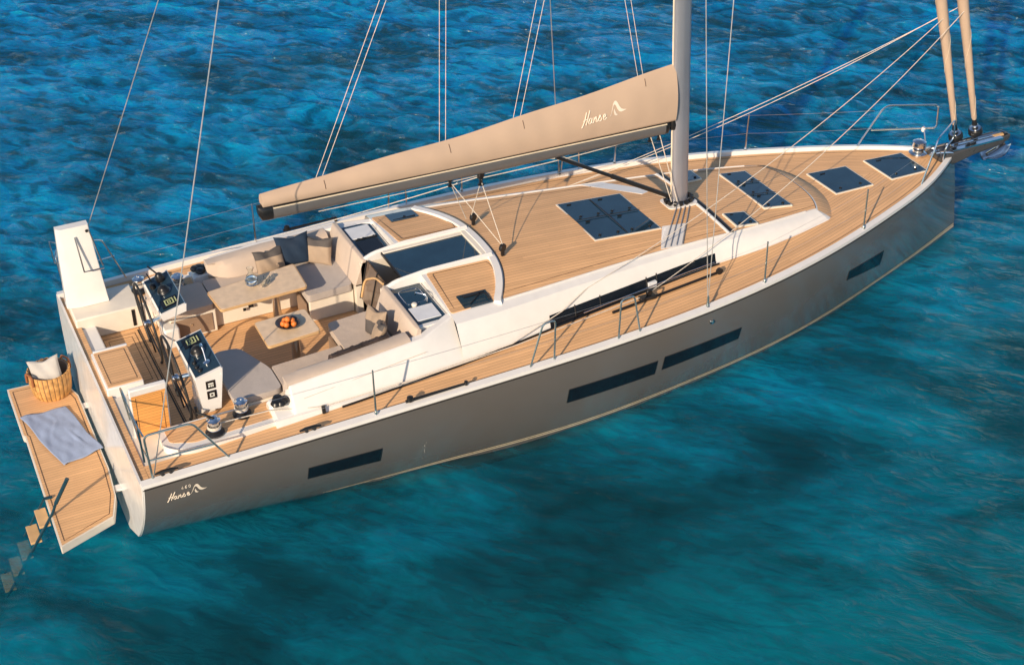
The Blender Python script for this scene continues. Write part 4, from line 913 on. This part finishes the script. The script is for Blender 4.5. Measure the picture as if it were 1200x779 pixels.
# furled headsails on their drums
for fx, zz in ((14.12,1.62),(14.53,1.62)):
    d = Vector((-.322,0,1)); d.normalize(); b0 = Vector((fx,0.03,zz)); L_ = 18.9
    h = MB(); pts = [b0 + d*s for s in (.38,.45,1.2,2.6,5,12,17.8)]; h.tube(pts, [.025,.044,.056,.085,.105,.10,.04], 12); fs_ = h.build('furled_headsail', 'sail', Y)
    h = MB(); h.lathe([(.03,0),(.03,.10),(.10,.11),(.115,.13),(.115,.20),(.10,.22),(.05,.23),(.05,.27),(.04,.34),(.03,.42)], b0, 22, ax=d); h.build('furling_drum', 'black', fs_)
    h = MB(); h.lathe([(.088,.222),(.092,.228),(.07,.235)], b0, 22, ax=d); h.lathe([(.052,.27),(.055,.29),(.045,.30)], b0, 16, ax=d); h.build('drum_ring', 'steel', fs_)
    h = MB(); pts = []
    for s in np.linspace(.5,5,90):
        rr = lerp(s, [.45,1.2,2.6,5], [.044,.056,.085,.105])+.001; a = s*5; e1 = Vector((0,1,0)); e2 = d.cross(e1); pts.append(b0+d*s+rr*(math.cos(a)*e1+math.sin(a)*e2))
    h.tube(pts, .003, 4); h.build('leech_edge', 'sailtrim', fs_)
# jib sheets
rope(sag((13.33,-.03,3.95),(6.45,-1.42,1.82),.24,24), .0055, name='jib_sheet'); rope(sag((13.78,-.02,4.03),(7.34,-1.58,1.58),.30,24), .0055, name='jib_sheet')
rope(sag((13.33,.06,3.95),(7.2,1.62,1.55),.20,24), .0055, name='jib_sheet'); rope(sag((13.78,.06,4.06),(7.4,1.62,1.55),.12,24), .0055, name='jib_sheet')
rope([(6.45,-1.42,1.82),(5.95,-1.62,1.70),(5.12,-1.79,1.53),(3.6,-1.93,1.51),(2.40,-1.97,1.52),(1.75,-1.80,1.56),(1.14,-1.80,1.58)], .007, name='jib_sheet')
MB().tube([(2.40,-2.0,1.44),(2.40,-1.98,1.54)], .025, 8).build('fairlead', 'black', Y)
rope([(7.3,-1.58,1.55),(5.2,-1.80,1.50),(3.0,-1.98,1.50)], .006, name='jib_sheet')
# ---- swim platform and ladder
P = [(-1.0,-1.84),(-.29,-1.57),(-.17,-1.18),(-.12,-.6),(-.12,1.2),(-.17,1.40),(-.30,1.74),(-.985,1.77),(-.99,.62),(-.965,.58)]
pf = MB().prism(P, .33, .445).build('swim_platform', 'cream', Y, bevel=.012)
cx, cy = -.55, -.05; PP = [(cx+(x-cx)*.955, cy+(y-cy)*.985) for x, y in P]
h = MB(); P0 = PP if sum(PP[i][0]*PP[(i+1)%len(PP)][1]-PP[(i+1)%len(PP)][0]*PP[i][1] for i in range(len(PP))) > 0 else PP[::-1]
h.add([(x,y,.449) for x, y in P0], [tuple(range(len(P0)))], uv=[(x, y) for x, y in P0])
h.tube([(cx+(x-cx)*.86, cy+(y-cy)*.945, .450) for x, y in P], .005, 4, True, mi=1); h.build('platform_teak', ['teakp','seam'], pf)
h = MB()
ra, rb = Vector((-.96,-1.22,.50)), Vector((-1.72,-1.20,-.62)); la, lb = Vector((-1.0,-.86,.47)), Vector((-1.74,-.86,-.62))
h.tube([(-.70,-1.2,.94),(-.90,-1.21,.62)], .026, 8); h.tube([(-.90,-1.21,.62), ra, rb], .018, 8); h.tube([la, lb], .014, 8); h.tube([la,(-.90,-.86,.46)], .02, 8); ldr = h.build('bathing_ladder', 'bluebar', pf)
for k in range(5):
    t = .16+.19*k; a = ra.lerp(rb, t); b_ = la.lerp(lb, t); MB().box((a.x-.07,a.y,a.z-.016),(a.x+.07,b_.y,a.z+.016)).build('ladder_step', 'woodedge', ldr, bevel=.005)

# ================================================================ loose things
# anchor hanging at the bow roller
an = tag(empty('anchor', (15.05,0,1.10)), 'polished steel plough anchor hanging under the bowsprit', 'anchor')
MB().tube([(15.08,0,1.56),(15.0,0,1.36),(14.80,0,1.29)], .028, 8, sy=1.3).build('shank', 'steel', an)
h = MB(); c = Vector((15.06,0,1.36))
G = []
for s in np.linspace(0,1,8):
    x = 14.74+.46*s; z = 1.24 + .16*s*s - .02; wv_ = .03+.17*math.sin(math.pi*min(1,s*.75+.12)); G.append([(x, wv_*t, z + .07*abs(t)**1.5) for t in np.linspace(-1,1,9)])
h.grid(G); h.grid([[(a, b_, c_-.022) for a, b_, c_ in r][::-1] for r in G]); h.build('fluke', 'steel', an)
# towel
def towel():
    A, B, C_, D = Vector((-.95,1.0,0)), Vector((-.34,.96,0)), Vector((-.10,-.17,0)), Vector((-.64,-.30,0)); h = MB(); G = []; n = 44
    for i in range(n+1):
        rw = []
        for j in range(n+1):
            s, t = i/n, j/n; p = A.lerp(B, s).lerp(D.lerp(C_, s), t); e = .5+.5*math.sin(3*s+4*t)
            z = .463 + .012*abs(math.sin(7*t+3*s+1.5*math.sin(5*s)))**3 + .016*math.exp(-((s-.45-.15*math.sin(9*t))/.05)**2)*math.exp(-((t-.35)/.16)**2) + .018*math.exp(-((s-.7-.2*(t-.6))/.04)**2)*math.exp(-((t-.65)/.14)**2)+.004*math.sin(23*s+7*t)*math.sin(19*t)
            rw.append((p.x+.012*math.sin(8*t), p.y+.012*math.sin(9*s), z))
        G.append(rw)
    h.grid([r[::-1] for r in G]); o = h.build('beach_towel', 'towel'); m_ = o.modifiers.new('thick', 'SOLIDIFY'); m_.thickness = .010; m_.offset = -1
    tag(o, 'rumpled pale blue towel spread on the teak swim platform', 'towel')
towel()
# basket
bk = tag(empty('storage_basket', (-.42,1.42,.45)), 'honey coloured slatted basket tub at the far end of the swim platform', 'basket')
bc = Vector((-.42,1.42,.45))
h = MB(); prof = [(.225,0),(.25,.06),(.27,.22),(.275,.38),(.265,.39),(.255,.38),(.25,.22),(.23,.03),(0,.03)]
h.lathe(prof, bc, 72, mi=1)
for k in range(26):
    t0 = 2*math.pi*k/26; G = []
    for r, z in ((.226,0),(.251,.06),(.271,.22),(.277,.392),(.262,.395)):
        G.append([bc+Vector(((r+dr)*math.cos(t0+dt), (r+dr)*math.sin(t0+dt), z+dz)) for dt, dr, dz in ((-.108,-.002,0),(-.095,.008,.001),(0,.016,.003),(.095,.008,.001),(.108,-.002,0))])
    h.grid([g_[::-1] for g_ in G])
h.build('tub', ['rattan','panel'], bk)
for a in (200, 28):
    t = R(a); c = bc+Vector((.285*math.cos(t), .285*math.sin(t), .36)); tg = Vector((-math.sin(t), math.cos(t), 0)); o_ = Vector((math.cos(t), math.sin(t), 0))
    MB().tube(arc([c-tg*.08-Vector((0,0,.08))+o_*.012, c-tg*.08+Vector((0,0,.07))+o_*.01, c+tg*.08+Vector((0,0,.07))+o_*.01, c+tg*.08-Vector((0,0,.08))+o_*.012], .05), .016, 8).build('handle', 'leather', bk)
# pillows
def pillow(name, c, w_, h_, th, nrm, up, m, label, cat='pillow', band=None, n=18, group=None):
    c = Vector(c); nrm = Vector(nrm).normalized(); up = Vector(up); up = (up-up.dot(nrm)*nrm).normalized(); rt = up.cross(nrm); mb = MB()
    ph = rng.random()*6
    def pt(u, v, s):
        k = (1-abs(u)**2.6)*(1-abs(v)**2.6); t = th*.5*max(k,0)**.42
        pin = 1 - .10*(1-abs(u)**3)*abs(v)**6 ; pin2 = 1-.10*(1-abs(v)**3)*abs(u)**6
        dent = .0 if s < 0 else .30*th*math.exp(-((u)**2*6+(v-.75)**2*7))
        wr = .010*math.sin(7*u+4*v+ph)*k
        return c + rt*(u*w_/2*pin2) + up*(v*h_/2*pin - (.10*h_*math.exp(-u*u*7) if v > .55 else 0)*((v-.55)/.45 if v > .55 else 0)) + nrm*s*(t - dent*k + wr)
    for s in (1,-1):
        G = [[pt(-1+2*i/n, -1+2*j/n, s) for j in range(n+1)] for i in range(n+1)]
        mb.grid(G if s < 0 else [r[::-1] for r in G][::1], 0)
    if band:
        for f in range(len(mb.f)):
            i, j = divmod(f % (n*n), n)
            if j < n*band: mb.m[f] = 1
    o = mb.build(name, m, None, ang=80, org=c - up*h_/2)
    return tag(o, label, cat, group)
pillow('throw_pillow', (2.80,1.24,1.79), .46, .40, .17, (.15,-1,.42), (0,.2,1), ['beigepil','darkpil'], 'taupe pillow with grey lower band, aft of the navy one', band=.32, group='throw pillows in the cockpit')
pillow('throw_pillow', (3.18,1.32,1.84), .50, .46, .18, (-.1,-1,.40), (0,.2,1), 'navy', 'plain navy blue pillow leaning on the port backrest', group='throw pillows in the cockpit')
pillow('throw_pillow', (3.50,1.22,1.80), .47, .42, .17, (-.62,-.75,.35), (.1,.15,1), ['beigepil','darkpil'], 'taupe pillow with grey lower band in the port seat corner beside the navy one', band=.3, group='throw pillows in the cockpit')
pillow('throw_pillow', (3.56,-.90,1.80), .46, .40, .16, (-.95,-.15,.28), (.10,.25,1), ['darkpil','beigepil'], 'dark grey pillow standing on edge at the starboard bulkhead backrest', band=.4, group='throw pillows in the cockpit')
pillow('throw_pillow', (3.50,-1.16,1.82), .38, .34, .15, (-.80,.35,.40), (.15,.2,1), ['beigepil','darkpil'], 'small taupe pillow leaning in front of the dark grey pillow, starboard corner', band=.25, group='throw pillows in the cockpit')
pillow('throw_pillow', (-.46,1.36,.84), .44, .42, .16, (-.35,-1,.45), (-.10,.3,1), 'greycloth', 'pale grey pillow stuffed into the basket on the swim platform', group='throw pillows in the cockpit')
del_g = [o for o in bpy.data.objects if o.name.startswith('throw_pillow')][-1]
# knitted throw folded along the starboard backrest
h = MB(); secs = []
for x in np.linspace(2.72,3.52,40):
    zt = lerp(x, [1.9,2.75,3.9], [1.80,1.86,1.92]) + .02; yt = lerp(x, [1.9,2.75,3.9], [1.735,1.73,1.65]); wv_ = .008*math.sin(37*x)+.006*math.sin(91*x)
    secs.append([(x, -(yt-.21), zt-.03), (x, -(yt-.21), zt+.022+wv_), (x, -(yt-.28), zt+.020-wv_), (x, -(yt-.36)+wv_, zt-.05), (x, -(yt-.40)+wv_, 1.73), (x, -(yt-.33), 1.66)])
h.loft(secs[::-1]); o = h.build('knitted_throw', 'knit', None, ang=70); tag(o, 'dark brown knitted throw folded along the starboard backrest', 'blanket')
# carafe and glasses
def glassobj(name, prof, c, label, cat, group=None, water=None):
    o = tag(empty(name, c), label, cat, group); h = MB(); out = prof; inn = [(max(r-.004,.001), z+(.006 if i == 0 else 0)) for i, (r, z) in enumerate(prof)]
    MB().lathe([(0,prof[0][1])]+out+inn[::-1]+[(0,prof[0][1]+.006)], c, 24).build('vessel', 'clear', o)
    if water: MB().lathe(water, c, 20).build('water', 'clear', o)
    return o
glassobj('water_carafe', [(.055,0),(.085,.03),(.09,.08),(.07,.14),(.035,.19),(.032,.23),(.05,.27)], (2.36,.66,1.851), 'clear glass carafe standing on the larger cockpit table', 'carafe', None, [(0,.008),(.078,.03),(.084,.08),(.07,.12),(0,.12)])
glassobj('drinking_glass', [(.03,0),(.042,.04),(.044,.095)], (2.57,.64,1.851), 'clear tumbler nearer the forward end of the larger cockpit table', 'glass', 'tumblers by the carafe')
glassobj('drinking_glass', [(.03,0),(.042,.04),(.044,.095)], (2.50,.55,1.851), 'clear tumbler close beside the carafe on the inboard side', 'glass', 'tumblers by the carafe')
# fruit bowl
fb = tag(empty('fruit_bowl', (2.47,-.53,1.851)), 'shallow dark bowl of oranges on the smaller cockpit table', 'bowl')
MB().lathe([(.06,0),(.10,.012),(.15,.04),(.165,.06),(.158,.062),(.14,.045),(.09,.02),(0,.016)], (2.47,-.53,1.851), 32).build('dish', 'bowl', fb)
first = None
for k, (a, b_, c_) in enumerate(((0,0,.105),(.075,0,.065),(-.075,.0,.065),(.037,.068,.065),(-.037,.068,.065),(.037,-.068,.065),(-.037,-.068,.065))):
    loc = Vector((2.47+a, -.53+b_, 1.851+c_-.038))
    if first is None:
        h = MB(); h.lathe([(0,0),(.02,.003),(.034,.016),(.039,.036),(.034,.058),(.02,.071),(.006,.074),(0,.071)], loc, 20); first = h.build('orange', 'orange', None, org=loc); o = first
    else:
        o = first.copy(); COL.objects.link(o); o.location = loc; o.rotation_euler = (rng.random()*.6, rng.random()*.6, rng.random()*6)
    tag(o, 'whole orange lying in the dark bowl under the topmost one' if k else 'topmost orange of the pile in the dark bowl', 'orange', 'oranges in the bowl')
